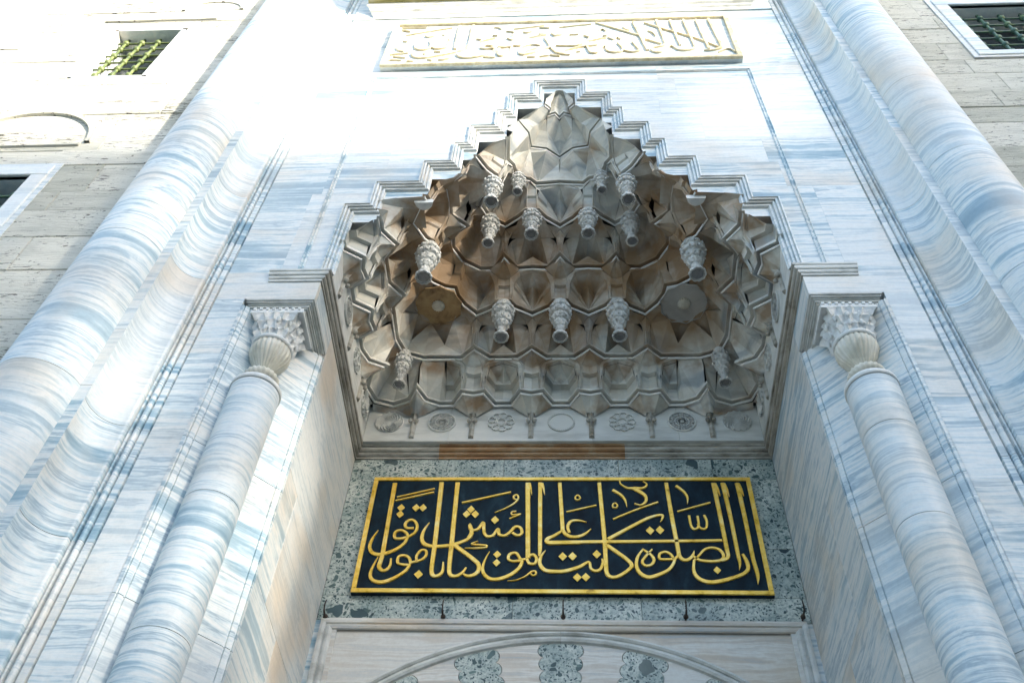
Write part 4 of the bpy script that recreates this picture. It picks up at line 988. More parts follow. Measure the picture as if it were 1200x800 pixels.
def v_bracket(b, yf, yt, w=.2):
    return [
     [(0, yf - .1, b + .03), (w, yf - .13, b + .03), (w, yf - .26, b + .5), (0, yf - .22, b + .5)],
     [(0, yf - .22, b + .5), (w, yf - .26, b + .5), (w, yf - .38, b + .52), (0, yf - .34, b + .52)],
     [(0, yf - .30, b + .54), (w, yf - .34, b + .54), (w + .01, yf - .44, b + .76), (0, yf - .38, b + .76)],
     [(0, yf - .38, b + .76), (w + .01, yf - .44, b + .76), (.08, yt + .2, b + .9), (0, yt + .12, b + .94)],
     [(w, yf - .13, b + .03), (w + .05, yf - .08, b + .03), (w + .03, yf - .46, b + .79), (w + .01, yf - .44, b + .76)],
     [(w + .01, yf - .44, b + .76), (w + .03, yf - .46, b + .79), (0, yt - .02, b + .985), (.08, yt + .2, b + .9)],
     [(w + .03, yf - .46, b + .79), (.55, yt + .45, b + 1), (0, yt, b + 1)]]
for c, s_ in ((1, -1), (1, 1), (3, -1)):
    add('arched_cell', (c, 4.3), module(v_cell(2, 4.87, 3.83), c, s_))
for c, s_ in ((0, 1), (2, -1), (2, 1)):
    add('bracket_cell', (c, 4.1), module(v_bracket(2, 4.4, 3.34), c, s_))
add('arched_cell', (3, 4.3), [
  [(3, 4.74, 2.03), (3.37, 4.30, 2.03), (3.32, 4.28, 2.45)],
  [(3.37, 4.30, 2.03), (3.57, 3.95, 2.05), (3.54, 3.82, 2.5), (3.32, 4.28, 2.45)],
  [(3, 4.74, 2.03), (3.32, 4.28, 2.45), (3.28, 4.18, 2.70)],
  [(3, 4.74, 2.03), (3.28, 4.18, 2.70), (3, 4.35, 2.80)],
  [(3, 4.35, 2.80), (3.28, 4.18, 2.70), (3.44, 3.80, 2.86), (2.95, 3.92, 2.95)],
  [(3.28, 4.18, 2.70), (3.32, 4.28, 2.45), (3.54, 3.82, 2.5), (3.44, 3.80, 2.86)],
  [(2.95, 3.92, 2.95), (3.44, 3.80, 2.86), (3.5, 3.5, 2.98), (3.42, 3.52, 3), (2.87, 3.86, 3)]])
add('bracket_cell', (3.6, 3.6), [
  [(3.57, 3.95, 2.05), (3.60, 3.60, 2.05), (3.57, 3.57, 2.5), (3.54, 3.82, 2.5)],
  [(3.54, 3.82, 2.5), (3.57, 3.57, 2.5), (3.51, 3.51, 2.54), (3.49, 3.76, 2.54)],
  [(3.49, 3.76, 2.54), (3.51, 3.51, 2.54), (3.46, 3.46, 2.9), (3.42, 3.74, 2.86)],
  [(3.42, 3.74, 2.86), (3.46, 3.46, 2.9), (3.46, 3.46, 3), (2.87, 3.86, 3)]])
for c, s_ in ((1, -1), (1, 1), (3, -1)):
    P = lambda u, y, k: (c + s_ * u, y, k)
    rib('arched_cell', (c, 4.3), [[P(.70, 4.22, 2.06), P(.66, 4.10, 2.55), P(.60, 4.02, 2.68), P(.45, 3.92, 2.86), P(.2, 3.86, 2.93), P(0, 3.85, 2.97)]])
for c, s_ in ((0, 1), (2, -1), (2, 1)):
    P = lambda u, y, k: (c + s_ * u, y, k)
    rib('bracket_cell', (c, 4.1), [[P(.22, 4.26, 2.06), P(.21, 4.12, 2.52), P(.21, 3.94, 2.78), P(.08, 3.54, 2.92), P(0, 3.42, 2.97)]])
# fourth tier
add('star_cell', (1, 3.5), module(star_cell(3, 3.86, .62, .58), 1, -1) + module(star_cell(3, 3.86, .62, .58), 1, 1)
    + [[(.67, 3.24, 3.86), (.2, 3.24, 3.86), (.55, 2.58, 4), (.8, 2.3, 4), (1, 2.3, 4), (1, 3.49, 3.93)], [(1.33, 3.24, 3.86), (1.8, 3.24, 3.86), (1.5, 2.55, 4), (1.2, 2.3, 4), (1, 2.3, 4), (1, 3.49, 3.93)]])
for c, s_ in ((0, 1), (2, -1), (2, 1)):
    add('pillar_cell', (c, 3.1), module(pillar(3, 3.36, 2.93, 3.2), c, s_))
add('star_cell', (2.9, 3.2), [
  [(2.37, 3.74, 3.03), (2.87, 3.75, 3.03), (2.87, 3.57, 3.4)],
  [(2.87, 3.75, 3.03), (3.41, 3.41, 3.03), (2.87, 3.57, 3.4)],
  [(2.37, 3.74, 3.03), (2.87, 3.57, 3.4), (2.52, 3.16, 3.86)],
  [(2.87, 3.57, 3.4), (3.41, 3.41, 3.03), (3.08, 3.08, 3.86)],
  [(2.87, 3.57, 3.4), (3.08, 3.08, 3.86), (2.84, 3.7, 3.85), (2.52, 3.16, 3.86)],
  [(2.37, 3.74, 3.03), (2.52, 3.16, 3.86), (2.16, 3.20, 3.86)],
  [(2.37, 3.74, 3.03), (2.10, 3.36, 3.05), (2.11, 3.26, 3.55), (2.16, 3.20, 3.86)],
  [(2.16, 3.20, 3.86), (2.52, 3.16, 3.86), (2.4, 2.67, 4), (2.0, 2.9, 3.99)],
  [(2.52, 3.16, 3.86), (2.84, 3.7, 3.85), (3.08, 3.08, 3.86), (2.5, 2.5, 4), (2.4, 2.67, 4)]])
for c, s_ in ((0, 1), (2, -1), (2, 1)):
    P = lambda u, y, k: (c + s_ * u, y, k)
    rib('pillar_cell', (c, 3.1), [[P(.11, 3.26, 3.06), P(.10, 3.20, 3.5), P(.13, 3.14, 3.74), P(.24, 3.05, 3.90), P(.48, 2.78, 3.97)], [P(.04, 3.20, 3.06), P(.04, 3.12, 3.5)]])
# fifth tier
add('arched_cell', (0, 2.4), [
  [(0, 2.84, 4.03), (.55, 2.46, 4.03), (.50, 2.44, 4.45)],
  [(.55, 2.46, 4.03), (.82, 2.2, 4.05), (.84, 2.08, 4.5), (.50, 2.44, 4.45)],
  [(.50, 2.44, 4.45), (.84, 2.08, 4.5), (.80, 2.02, 4.54), (.47, 2.36, 4.49)],
  [(0, 2.84, 4.03), (.50, 2.44, 4.45), (.46, 2.32, 4.68)],
  [(0, 2.84, 4.03), (.46, 2.32, 4.68), (.25, 2.72, 4.7)], [(0, 2.84, 4.03), (.25, 2.72, 4.7), (0, 2.36, 4.78)],
  [(0, 2.36, 4.78), (.25, 2.72, 4.7), (0, 1.93, 4.96)], [(.25, 2.72, 4.7), (.46, 2.32, 4.68), (.72, 1.98, 4.78), (0, 1.93, 4.96)],
  [(.47, 2.36, 4.49), (.80, 2.02, 4.54), (.72, 1.98, 4.78), (.46, 2.32, 4.68)],
  [(0, 1.93, 4.96), (.72, 1.98, 4.78), (.88, 1.98, 5.0), (0, 1.90, 5)]])
add('bracket_cell', (1, 2.1), [
  [(.82, 2.2, 4.03), (1.2, 2.2, 4.03), (1.2, 2.08, 4.5), (.84, 2.08, 4.5)],
  [(.84, 2.08, 4.5), (1.2, 2.08, 4.5), (1.2, 2.0, 4.54), (.84, 2.0, 4.54)],
  [(.84, 2.0, 4.54), (1.2, 2.0, 4.54), (1.2, 1.9, 4.76), (.86, 1.9, 4.76)],
  [(.86, 1.9, 4.76), (1.2, 1.9, 4.76), (1.13, 1.76, 4.95)],
  [(.72, 1.98, 4.78), (.86, 1.9, 4.76), (1.13, 1.74, 5), (.9, 1.95, 5)],
  [(1.2, 1.9, 4.76), (1.2, 2.2, 4.03), (1.3, 2.3, 4.03), (1.35, 1.95, 4.85)],
  [(1.2, 1.9, 4.76), (1.35, 1.95, 4.85), (1.42, 1.72, 5), (1.13, 1.74, 5)]])
add('arched_cell', (1.9, 2.3), [
  [(2, 2.76, 4.03), (1.5, 2.43, 4.03), (1.45, 2.3, 4.5)], [(1.5, 2.43, 4.03), (1.3, 2.3, 4.03), (1.35, 1.95, 4.85), (1.45, 2.3, 4.5)],
  [(2, 2.76, 4.03), (1.45, 2.3, 4.5), (1.6, 2.05, 4.85)], [(1.45, 2.3, 4.5), (1.35, 1.95, 4.85), (1.6, 2.05, 4.85)],
  [(1.6, 2.05, 4.85), (1.35, 1.95, 4.85), (1.42, 1.72, 5), (1.52, 1.52, 5)],
  [(2, 2.76, 4.03), (2.38, 2.55, 4.03), (2.2, 2.25, 4.55)], [(2.38, 2.55, 4.03), (2.42, 2.42, 4.03), (2.2, 2.2, 4.55)],
  [(2, 2.76, 4.03), (2.2, 2.2, 4.55), (1.6, 2.05, 4.85)], [(2.2, 2.2, 4.55), (1.6, 1.6, 4.95), (1.6, 2.05, 4.85)], [(1.6, 2.05, 4.85), (1.6, 1.6, 4.95), (1.5, 1.5, 5)]])
rib('arched_cell', (0, 2.4), [[(.82, 2.15, 4.06), (.82, 2.02, 4.55), (.72, 1.96, 4.79), (.4, 1.93, 4.90), (0, 1.9, 4.97)]])
rib('bracket_cell', (1, 2.1), [[(1.0 - .16, 2.1, 4.1), (.86, 1.92, 4.76), (1.1, 1.75, 4.96)], [(1.2, 2.1, 4.1), (1.2, 1.92, 4.76), (1.13, 1.75, 4.96)]])
# sixth tier
add('star_cell', (0, 1.6), [
  [(.80, 1.86, 5.03), (0, 1.80, 5.03), (0, 1.69, 5.36)],
  [(.80, 1.86, 5.03), (0, 1.69, 5.36), (0, 1.95, 5.55), (.04, 1.62, 5.78)],
  [(.80, 1.86, 5.03), (.04, 1.62, 5.78), (.5, 1.16, 5.88)],
  [(.04, 1.62, 5.78), (.5, 1.16, 5.88), (.51, 1.17, 6), (0, 1.56, 6)], [(0, 1.95, 5.55), (.04, 1.62, 5.78), (0, 1.58, 5.95)],
  [(.80, 1.86, 5.03), (.5, 1.16, 5.88), (1.0, 1.55, 5.60)],
  [(.80, 1.86, 5.03), (1.0, 1.55, 5.60), (.98, 1.82, 5.03)]])
add('star_cell', (1.2, 1.3), [
  [(.98, 1.82, 5.03), (1.0, 1.55, 5.60), (1.08, 1.18, 5.86)], [(1.0, 1.55, 5.6), (.5, 1.16, 5.88), (1.08, 1.18, 5.86)],
  [(.98, 1.82, 5.03), (1.08, 1.18, 5.86), (1.36, 1.50, 5.05)], [(1.36, 1.50, 5.05), (1.38, 1.38, 5.03), (1.15, 1.15, 5.88), (1.08, 1.18, 5.86)],
  [(.5, 1.16, 5.88), (1.08, 1.18, 5.86), (1.15, 1.15, 5.88), (1.1, 1.1, 6), (.51, 1.18, 6)]])
# seventh and eighth tiers
add('star_cell', (0, 1.1), [
  [(0, 1.50, 6.03), (.44, .98, 6.35), (.22, 1.20, 6.50)], [(0, 1.50, 6.03), (.49, 1.12, 6.03), (.44, .98, 6.35)],
  [(0, 1.50, 6.03), (.22, 1.20, 6.50), (0, .64, 6.96)], [(.22, 1.20, 6.50), (.44, .98, 6.35), (.48, .80, 6.55)],
  [(.22, 1.20, 6.50), (.48, .80, 6.55), (.18, .42, 6.97), (0, .64, 6.96)],
  [(.48, .80, 6.55), (.47, .50, 6.92), (.18, .42, 6.97)], [(.18, .42, 6.97), (.47, .47, 6.92), (.47, .47, 7), (.18, .39, 7)]])
add('star_cell', (.8, .9), [
  [(.49, 1.12, 6.03), (1.04, 1.04, 6.03), (.44, .98, 6.35)], [(.44, .98, 6.35), (1.04, 1.04, 6.03), (.48, .80, 6.55)],
  [(1.04, 1.04, 6.03), (.76, .76, 6.6), (.48, .80, 6.55)], [(.76, .76, 6.6), (.50, .50, 6.92), (.48, .80, 6.55)]])
add('arched_cell', (0, .3), [
  [(0, .55, 7.03), (.18, .36, 7.03), (.19, .32, 7.45), (0, .50, 7.45)], [(.18, .36, 7.03), (.43, .43, 7.03), (.40, .40, 7.45), (.19, .32, 7.45)],
  [(0, .47, 7.48), (.17, .29, 7.48), (.10, .2, 7.8), (0, .14, 7.97)], [(.17, .29, 7.48), (.38, .38, 7.48), (.10, .2, 7.8)],
  [(.38, .38, 7.48), (.30, .30, 7.95), (0, .14, 7.97), (.10, .2, 7.8)], [(.19, .32, 7.45), (.40, .40, 7.45), (.38, .38, 7.48), (.17, .29, 7.48)],
  [(0, .5, 7.45), (.19, .32, 7.45), (.17, .29, 7.48), (0, .47, 7.48)], [(0, .14, 7.97), (.3, .3, 7.95), (0, 0, 8)]])
lipn = 0
for kk, polys in cells.items():
    g = G()
    for p in polys:
        if max(v[1] for v in p) < 0.0: continue
        g.poly(p)
    if not g.v: continue
    nm = {'lip': 'tier_ledge'}.get(kk[0], kk[0])
    o = g.out(nm, M_hood, hood)
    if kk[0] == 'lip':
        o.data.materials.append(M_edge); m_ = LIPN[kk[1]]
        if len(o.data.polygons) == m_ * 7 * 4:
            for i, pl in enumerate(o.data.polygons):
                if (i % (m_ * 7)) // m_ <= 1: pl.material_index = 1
    if kk[0] != 'lip':
        bm = bmesh.new(); bm.from_mesh(o.data)
        bmesh.ops.remove_doubles(bm, verts=bm.verts, dist=.002)
        bm.to_mesh(o.data); bm.free()
    at = o.data.attributes.new('tone', 'FLOAT', 'FACE')
    for i in range(len(o.data.polygons)): at.data[i].value = random.random() if kk[0] != 'lip' else .9

# frieze above the string moulding
for s in (-1, 1):
    for y0, y1 in ((.04, .7), (.7, 1.33), (1.33, 2.25)):
        g = G(); g.box(*sorted((s * 2.21, s * 2.5)), y0 + .001, y1 - .001, 9.474, 10.05); g.out('frieze_slab', M_friez, hood)
for x0, x1 in ((-2.21, -1.25), (-1.25, .35), (.35, 1.3), (1.3, 2.21)):
    g = G(); g.box(x0 + .0015, x1 - .0015, 2.25, 2.6, 9.474, 10.05); g.out('frieze_slab', M_friez, hood)
# medallions and feet on the frieze; frames (origin, u direction, inward normal)
def frame(px, py, axis):
    if axis == 'b': return lambda u, v, h: (px + u, 2.25 - h, 9.775 + v)
    if axis == 'l': return lambda u, v, h: (-2.21 + h, py + u, 9.80 + v)
    return lambda u, v, h: (2.21 - h, py - u, 9.80 + v)
def ring(g, F, r0, r1, h, n=36, ph=0):
    pr = [(r0, 0), (r0, h), ((r0 + r1) / 2, h * 1.25), (r1, h), (r1, 0)]
    g.grid([[F(r * math.cos(2 * math.pi * i / n), r * math.sin(2 * math.pi * i / n), hh) for r, hh in pr] for i in range(n + 1)])
def disc(g, F, r, h, n=32, cx=0, cz=0):
    g.poly([F(cx + r * math.cos(2 * math.pi * i / n), cz + r * math.sin(2 * math.pi * i / n), h) for i in range(n)])
    g.grid([[F(cx + r * math.cos(2 * math.pi * i / n), cz + r * math.sin(2 * math.pi * i / n), hh) for hh in (0, h)] for i in range(n + 1)])
def bar(g, F, a, b, w, h):
    dx, dz = b[0] - a[0], b[1] - a[1]; L = math.hypot(dx, dz) or 1
    nx, nz = -dz / L * w / 2, dx / L * w / 2
    q = [(a[0] + nx, a[1] + nz), (a[0] - nx, a[1] - nz), (b[0] - nx, b[1] - nz), (b[0] + nx, b[1] + nz)]
    g.poly([F(x, z, h) for x, z in q])
    for i in range(4):
        j = (i + 1) % 4; g.poly([F(*q[i], h), F(*q[j], h), F(*q[j], 0), F(*q[i], 0)])
def medallion(F, kind):
    g = G(); R_ = .155
    if kind == 'swirl':
        n = 14
        for i in range(n):
            a0 = 2 * math.pi * i / n
            rows = []
            for j in range(9):
                t = j / 8; r = .02 + (R_ - .02) * t; a = a0 + 1.5 * t
                w = .5 * t * .9 + .05
                rows.append([F(r * math.cos(a), r * math.sin(a), .004), F(r * math.cos(a + w * .4), r * math.sin(a + w * .4), .004 + .03 * t), F(r * math.cos(a + w), r * math.sin(a + w), .006)])
            g.grid(rows)
        ring(g, F, R_, R_ + .008, .012)
    elif kind == 'lattice':
        ring(g, F, R_ - .012, R_ + .004, .02)
        for k in range(6):
            a = math.pi * k / 6
            for off in (-.09, -.03, .03, .09):
                h = math.sqrt(max(0, R_ ** 2 - off ** 2))
                p = (off * -math.sin(a) - h * math.cos(a), off * math.cos(a) - h * math.sin(a)); q = (off * -math.sin(a) + h * math.cos(a), off * math.cos(a) + h * math.sin(a))
                bar(g, F, p, q, .012, .016)
    elif kind == 'flower':
        for k in range(9):
            a = 2 * math.pi * k / 9
            cx, cz = .105 * math.cos(a), .105 * math.sin(a)
            m = 12
            P = [(cx + .045 * math.cos(2 * math.pi * i / m), cz + .045 * math.sin(2 * math.pi * i / m)) for i in range(m)]
            for i in range(m): bar(g, F, P[i], P[(i + 1) % m], .009, .02)
        ring(g, F, .045, .056, .02, 18)
    else:
        ring(g, F, R_ - .022, R_, .014)
        for i in range(36):
            a = 2 * math.pi * i / 36
            bar(g, F, ((R_ - .02) * math.cos(a), (R_ - .02) * math.sin(a)), ((R_ - .003) * math.cos(a + .06), (R_ - .003) * math.sin(a + .06)), .008, .022)
    g.out('medallion', M_friez, hood)
for i, k in enumerate(['swirl', 'lattice', 'flower', 'ring', 'flower', 'lattice', 'swirl']):
    medallion(frame([-1.95, -1.345, -.675, .005, .685, 1.35, 1.96][i], 0, 'b'), k)
for s_ in ('l', 'r'):
    for y, k in ((.70, 'lattice'), (1.36, 'flower'), (1.98, 'swirl')): medallion(frame(0, y, s_), k)
def foot(F):
    g = G()
    pr = [(-.028, 0), (-.028, .02), (-.012, .03), (0, .04), (.012, .03), (.028, .02), (.028, 0)]
    g.grid([[F(u, z, h * f) for u, h in pr] for z, f in ((.17, 2.2), (.08, 1.3), (0, 1), (-.25, .9), (-.262, 0.1))])
    for du in (-.036, .036):
        c0 = []
        for i in range(7):
            th = math.pi * i / 6
            c0.append([F(du + .026 * math.sin(th) * math.cos(2 * math.pi * j / 8), -.01 + .03 * math.cos(th), .045 + .03 * math.sin(th) * math.sin(2 * math.pi * j / 8)) for j in range(8)])
        g.grid(c0, True)
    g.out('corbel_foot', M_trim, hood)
for x in (-1.667, -1, -.333, .34, 1.005, 1.667): foot(frame(x, 0, 'b'))
for s_ in ('l', 'r'):
    for y in (.34, 1.0, 1.70): foot(frame(0, y, s_))

# pendants
def pendant(x, y, zt, zb, r=.135, rd=.082, clip=False):
    r *= .78
    g = G(); n = 32
    H = zt - zb
    prof = [(.30, -.05), (.80, -.05), (.82, .05), (1.02, .09), (1.05, .16), (.90, .18), (1.08, .27), (1.02, .34), (.80, .36), (.90, .45), (.78, .52), (.62, .54), (.68, .62), (.52, .69), (.42, .71), (.44, .80), (.36, .86), (.40, .93), (.56, 1.0)]
    rows = []
    rnd = random.Random(int(x * 100) + int(y * 10))
    for q, (f, t) in enumerate(prof):
        z = zt - H * t; row = []
        for i in range(n):
            a = 2 * math.pi * i / n
            rr = r * f * (1 + (.17 * abs(math.cos(4 * a + (q // 3) * 1.57)) - .08 if .03 < t < .8 else 0) + (rnd.uniform(-.035, .035) if .02 < t < .8 else 0))
            row.append((x + rr * math.cos(a), y + rr * math.sin(a), z + (rnd.uniform(-.005, .005) if .02 < t < .8 else 0)))
        rows.append(row)
    g.grid(rows, True)
    for ringt, cnt, rr, sz in ((.13, 8, 1.03, .021), (.28, 8, 1.04, .021), (.45, 8, .86, .018), (.61, 8, .66, .014)):
        for i in range(cnt):
            a = 2 * math.pi * (i + (.5 if ringt in (.28, .61) else 0)) / cnt
            cx_, cy_, cz_ = x + r * rr * math.cos(a), y + r * rr * math.sin(a), zt - H * ringt
            ca, sa = math.cos(a), math.sin(a); q_ = sz * rnd.uniform(.8, 1.35); sl = q_ * 1.5
            tip = (cx_ + ca * q_ * .9, cy_ + sa * q_ * .9, cz_ - sl)
            q4 = [(cx_ - sa * q_ * .8 - ca * .01, cy_ + ca * q_ * .8 - sa * .01, cz_), (cx_ + sa * q_ * .8 - ca * .01, cy_ - ca * q_ * .8 - sa * .01, cz_), (cx_ + ca * q_ * .55, cy_ + sa * q_ * .55, cz_ + q_ * .6), (cx_ - ca * .012, cy_ - sa * .012, cz_ - sl * .8)]
            for t3 in ((q4[0], q4[2], tip), (q4[1], tip, q4[2]), (q4[0], tip, q4[3]), (q4[1], q4[3], tip)): g.poly(t3)
    o = g.out('pendant', M_pend, hood)
    g = G(); m = 40; rim = []
    for i in range(m):
        a = 2 * math.pi * i / m; rr = rd * (1 + .10 * abs(math.cos(5 * a)))
        rim.append((x + rr * math.cos(a), y + rr * math.sin(a)))
    g.grid([[(px_, py_, zb + .03) for px_, py_ in rim], [(px_, py_, zb) for px_, py_ in rim], [(x + (px_ - x) * .82, y + (py_ - y) * .82, zb - .004) for px_, py_ in rim], [(x + (px_ - x) * .80, y + (py_ - y) * .80, zb + .012) for px_, py_ in rim]], True)
    g.out('pendant_rim', M_pend, o)
    g = G(); g.poly([(x + (px_ - x) * .80, y + (py_ - y) * .80, zb + .010) for px_, py_ in rim]); g.out('pendant_boss', M_disc, o)
u = U3
for x, y, zt, zb, r, rd in [
   (0, 4.42, 10.95, 10.34, .15, .080), (-2, 4.42, 10.95, 10.34, .15, .080), (2, 4.42, 10.95, 10.34, .15, .080),
   (-4.42, 2, 10.95, 10.36, .16, .088), (4.42, 2, 10.95, 10.36, .16, .088),
   (-1, 2.35, 11.885, 11.42, .135, .078), (1, 2.35, 11.885, 11.42, .135, .078),
   (-2.35, 1, 11.885, 11.40, .135, .080), (2.35, 1, 11.885, 11.40, .135, .080),
   (-2.52, 2.52, 11.885, 11.33, .13, .068), (2.52, 2.52, 11.885, 11.33, .13, .068),
   (-1.52, 1.52, 12.35, 11.95, .10, .058), (1.52, 1.52, 12.35, 11.95, .10, .058),
   (-5.45, 5.45, 10.48, 9.93, .11, .070), (5.45, 5.45, 10.48, 9.93, .11, .070)]:
    pendant(x * u, y * u, zt, zb, r, rd)
for s in (-1, 1):     # cut-off brackets where the hood meets the front
    g = G(); x = s * 4.42 * u
    rows = []
    for rr, z in ((.10, 10.97), (.105, 10.94), (.105, 10.915), (.095, 10.905), (.08, 10.90)):
        rows.append([(x + rr * (1 - .06 * abs(math.sin(4 * a))) * math.cos(a), .045 + max(0, rr * math.sin(a)), z) for a in [math.pi * 2 * i / 20 for i in range(20)]])
    g.grid(rows, True); g.poly(rows[-1]); g.out('pendant', M_carved, hood)
# flat star rosettes in the corners of the second tier
for s in (-1, 1):
    g = G(); ce = (4.3, 4.3); n = 10; rim = []
    for i in range(n * 2):
        a = 2 * math.pi * i / (n * 2) + .16
        rr = .86 if i % 2 == 0 else .79
        rim.append((ce[0] + rr * math.cos(a), ce[1] + rr * math.sin(a)))
    g.poly([Wp(s * x, y, 1.94) for x, y in rim])
    g.grid([[Wp(s * x, y, kz) for kz in (1.94, 1.88)] for x, y in rim + rim[:1]])
    o = g.out('star_rosette', M_rose if s < 0 else M_hoodgrey, hood)
    g = G(); cx_, cy_, _ = Wp(s * 4.3, 4.3, 0); z0 = 10.023 + .4667 * 1.94
    rows = []
    for r_, dz in ((.075, 0), (.08, .02), (.07, .035), (.04, .05), (.004, .055)):
        rows.append([(cx_ + r_ * (1 - .10 * abs(math.sin(8 * a))) * math.cos(a), cy_ + r_ * (1 - .10 * abs(math.sin(8 * a))) * math.sin(a), z0 - dz) for a in [2 * math.pi * i / 64 for i in range(64)]])
    g.grid(rows, True); g.out('rosette_boss', M_bulb, o)

# ------------------------------------------------------------------ back wall of green breccia, gilded inscription, arch panel
brec = thing('breccia_wall', 'grey green breccia slabs lining the niche back wall around the navy inscription', 'wall', (0, 2.365, 0))
brec.location = (0, 0, 0)
xs = [-2.28, -1.72, -.62, .62, 1.62, 2.28]
for i in range(5):
    g = G(); g.box(xs[i] + .0015, xs[i + 1] - .0015, 2.365, 2.6, 9.0, 9.298); o = g.out('breccia_slab', M_brec, brec); bevel(o, .002)
for x0, x1, z0, z1 in [(-2.28, -1.9, 8.2, 9.0), (-2.28, -1.9, 7.46, 8.2), (1.9, 2.28, 8.05, 9.0), (1.9, 2.28, 7.46, 8.05), (-1.9, 1.9, 7.46, 9.0), (-2.28, -.45, 7.18, 7.46), (-.45, .75, 7.18, 7.46), (.75, 2.28, 7.18, 7.46)]:
    g = G(); g.box(x0 + .0015, x1 - .0015, 2.365 + (.02 if x1 - x0 > 3 else 0), 2.6, z0 + .0015, z1 - .0015); o = g.out('breccia_slab', M_brec, brec); bevel(o, .002)

ins = thing('gilded_inscription_panel', 'navy panel with raised gold Arabic calligraphy in a gold frame on the green breccia wall', 'inscription')
g = G(); g.box(-2.0, 1.985, 2.318, 2.375, 7.452, 8.972); g.out('panel_board', M_navy, ins)
PX = (-2.0, 1.985, 7.452, 8.972)
for q, (x0, x1, z0, z1) in enumerate([(PX[0], PX[1], PX[2], PX[2] + .046), (PX[0], PX[1], PX[3] - .046, PX[3]), (PX[0], PX[0] + .046, PX[2] + .046, PX[3] - .046), (PX[1] - .046, PX[1], PX[2] + .046, PX[3] - .046)]):
    g = G(); g.box(x0, x1, 2.302, 2.319, z0, z1); o = g.out('gold_frame_bar', M_gold, ins); bevel(o, .003)
def ribbon(pts, yf, yb):
    # smooth the stroke, then a ribbon with a front face and sides
    P = [Vector(p) for p in pts]
    if len(P) > 2:
        Q = []
        for i in range(len(P) - 1):
            p0, p1, p2, p3 = P[max(i - 1, 0)], P[i], P[i + 1], P[min(i + 2, len(P) - 1)]
            m1 = (p2 - p0) * .5; m2 = (p3 - p1) * .5
            ch = (p2 - p1).length
            for m_ in (m1, m2):
                if m_.length > ch * 1.1: m_ *= ch * 1.1 / m_.length
            for k in range(5):
                t = k / 5; h1 = 2 * t ** 3 - 3 * t ** 2 + 1; h2 = t ** 3 - 2 * t ** 2 + t; h3 = -2 * t ** 3 + 3 * t ** 2; h4 = t ** 3 - t ** 2
                Q.append(p1 * h1 + m1 * h2 + p2 * h3 + m2 * h4)
        Q.append(P[-1]); P = Q
    rows = []
    for i, p in enumerate(P):
        a = P[max(i - 1, 0)]; b = P[min(i + 1, len(P) - 1)]
        dx, dz = b.x - a.x, b.y - a.y; L = math.hypot(dx, dz) or 1
        # reed-pen stroke: a little wider across the slanted nib
        w = max(p.z, .004) / 2 * (0.92 + .18 * abs(dz / L))
        nx, nz = -dz / L * w, dx / L * w
        rows.append([(p.x + nx, yb, p.y + nz), (p.x + nx, yf + .006, p.y + nz), (p.x + nx * .8, yf, p.y + nz * .8), (p.x - nx * .8, yf, p.y - nz * .8), (p.x - nx, yf + .006, p.y - nz), (p.x - nx, yb, p.y - nz)])
    g = G(); g.grid(rows); g.poly(rows[0]); g.poly(rows[-1])
    return g
for i, st in enumerate(GOLD):
    ribbon(st, 2.304 - .0006 * (i % 5), 2.319).out('gold_letter_stroke', M_gold, ins)
for x, z, rx, rz in DOTS:
    g = G()
    a = [(x + rx, z), (x, z + rz), (x - rx, z), (x, z - rz)]
    g.prism_xz(a, 2.303, 2.319); o = g.out('gold_dot', M_gold, ins); bevel(o, .004)

up = thing('upper_inscription_panel', 'long pale marble panel with worn gilt Arabic relief lettering below the top cornice', 'inscription')
g = G(); g.box(-2.49, 2.49, -.06, .05, 14.55, 16.19); g.out('panel_board', M_marble_soft, up)
for x0, x1, z0, z1 in [(-2.49, 2.49, 14.536, 14.60), (-2.49, 2.49, 16.12, 16.19), (-2.49, -2.42, 14.60, 16.12), (2.42, 2.49, 14.60, 16.12)]:
    g = G(); g.box(x0, x1, -.10, -.055, z0, z1); o = g.out('gilt_frame_bar', M_paleg, up); bevel(o, .006)
for i, st in enumerate(UPPER):
    ribbon([(a, b, w * .8) for a, b, w in st], -.088 - .0007 * (i % 5), -.058).out('letter_stroke', M_paleg, up)

# panel with segmental arch under the breccia
ap = thing('arched_doorway_panel', 'pale marble panel with moulded segmental arch and joggled voussoirs below the breccia wall', 'arch')
RC, ZC = 2.9, 4.16
def arc_pt(r, x): return (x, ZC + math.sqrt(max(r * r - x * x, 0)))
yF = 2.335
def spandrel(x0, x1, name='spandrel_slab'):
    n = 14; xs_ = [x0 + (x1 - x0) * i / n for i in range(n + 1)]
    g = G(); g.prism_xz([(x0, 7.10), (x1, 7.10)] + [arc_pt(RC + .001, x) for x in reversed(xs_)], yF + .018, 2.5)
    return g.out(name, M_spand, ap)
spandrel(-2.06, -.0015); spandrel(.0015, 2.06)
for s in (-1, 1):
    g = G(); g.box(*sorted((s * 2.06, s * 2.10)), yF, 2.5, 3, 7.10); g.out('frame_bead', M_spand, ap)
    g = G(); g.grid([[(s * (2.10 + d), yF - h, z + (d if z > 5 else 0)) for d, h in ((0, .0), (.01, .015), (.03, .02), (.05, .015), (.055, -.005), (.07, -.005), (.075, .012), (.10, .016), (.125, .010), (.13, -.02))] for z in (3.0, 7.045)])
    g.out('frame_moulding', M_trimlight, ap)
    g = G(); g.box(*sorted((s * 2.22, s * 2.28)), 2.36, 2.5, 3, 7.17); g.out('edge_strip', M_marble, ap)
g = G(); g.grid([[(sx * (2.10 + d), yF - h, 7.045 + d) for d, h in ((0, .0), (.01, .015), (.03, .02), (.05, .015), (.055, -.005), (.07, -.005), (.075, .012), (.10, .016), (.125, .010), (.13, -.02))] for sx in (-1, 1)])
g.out('frame_moulding', M_spand, ap)
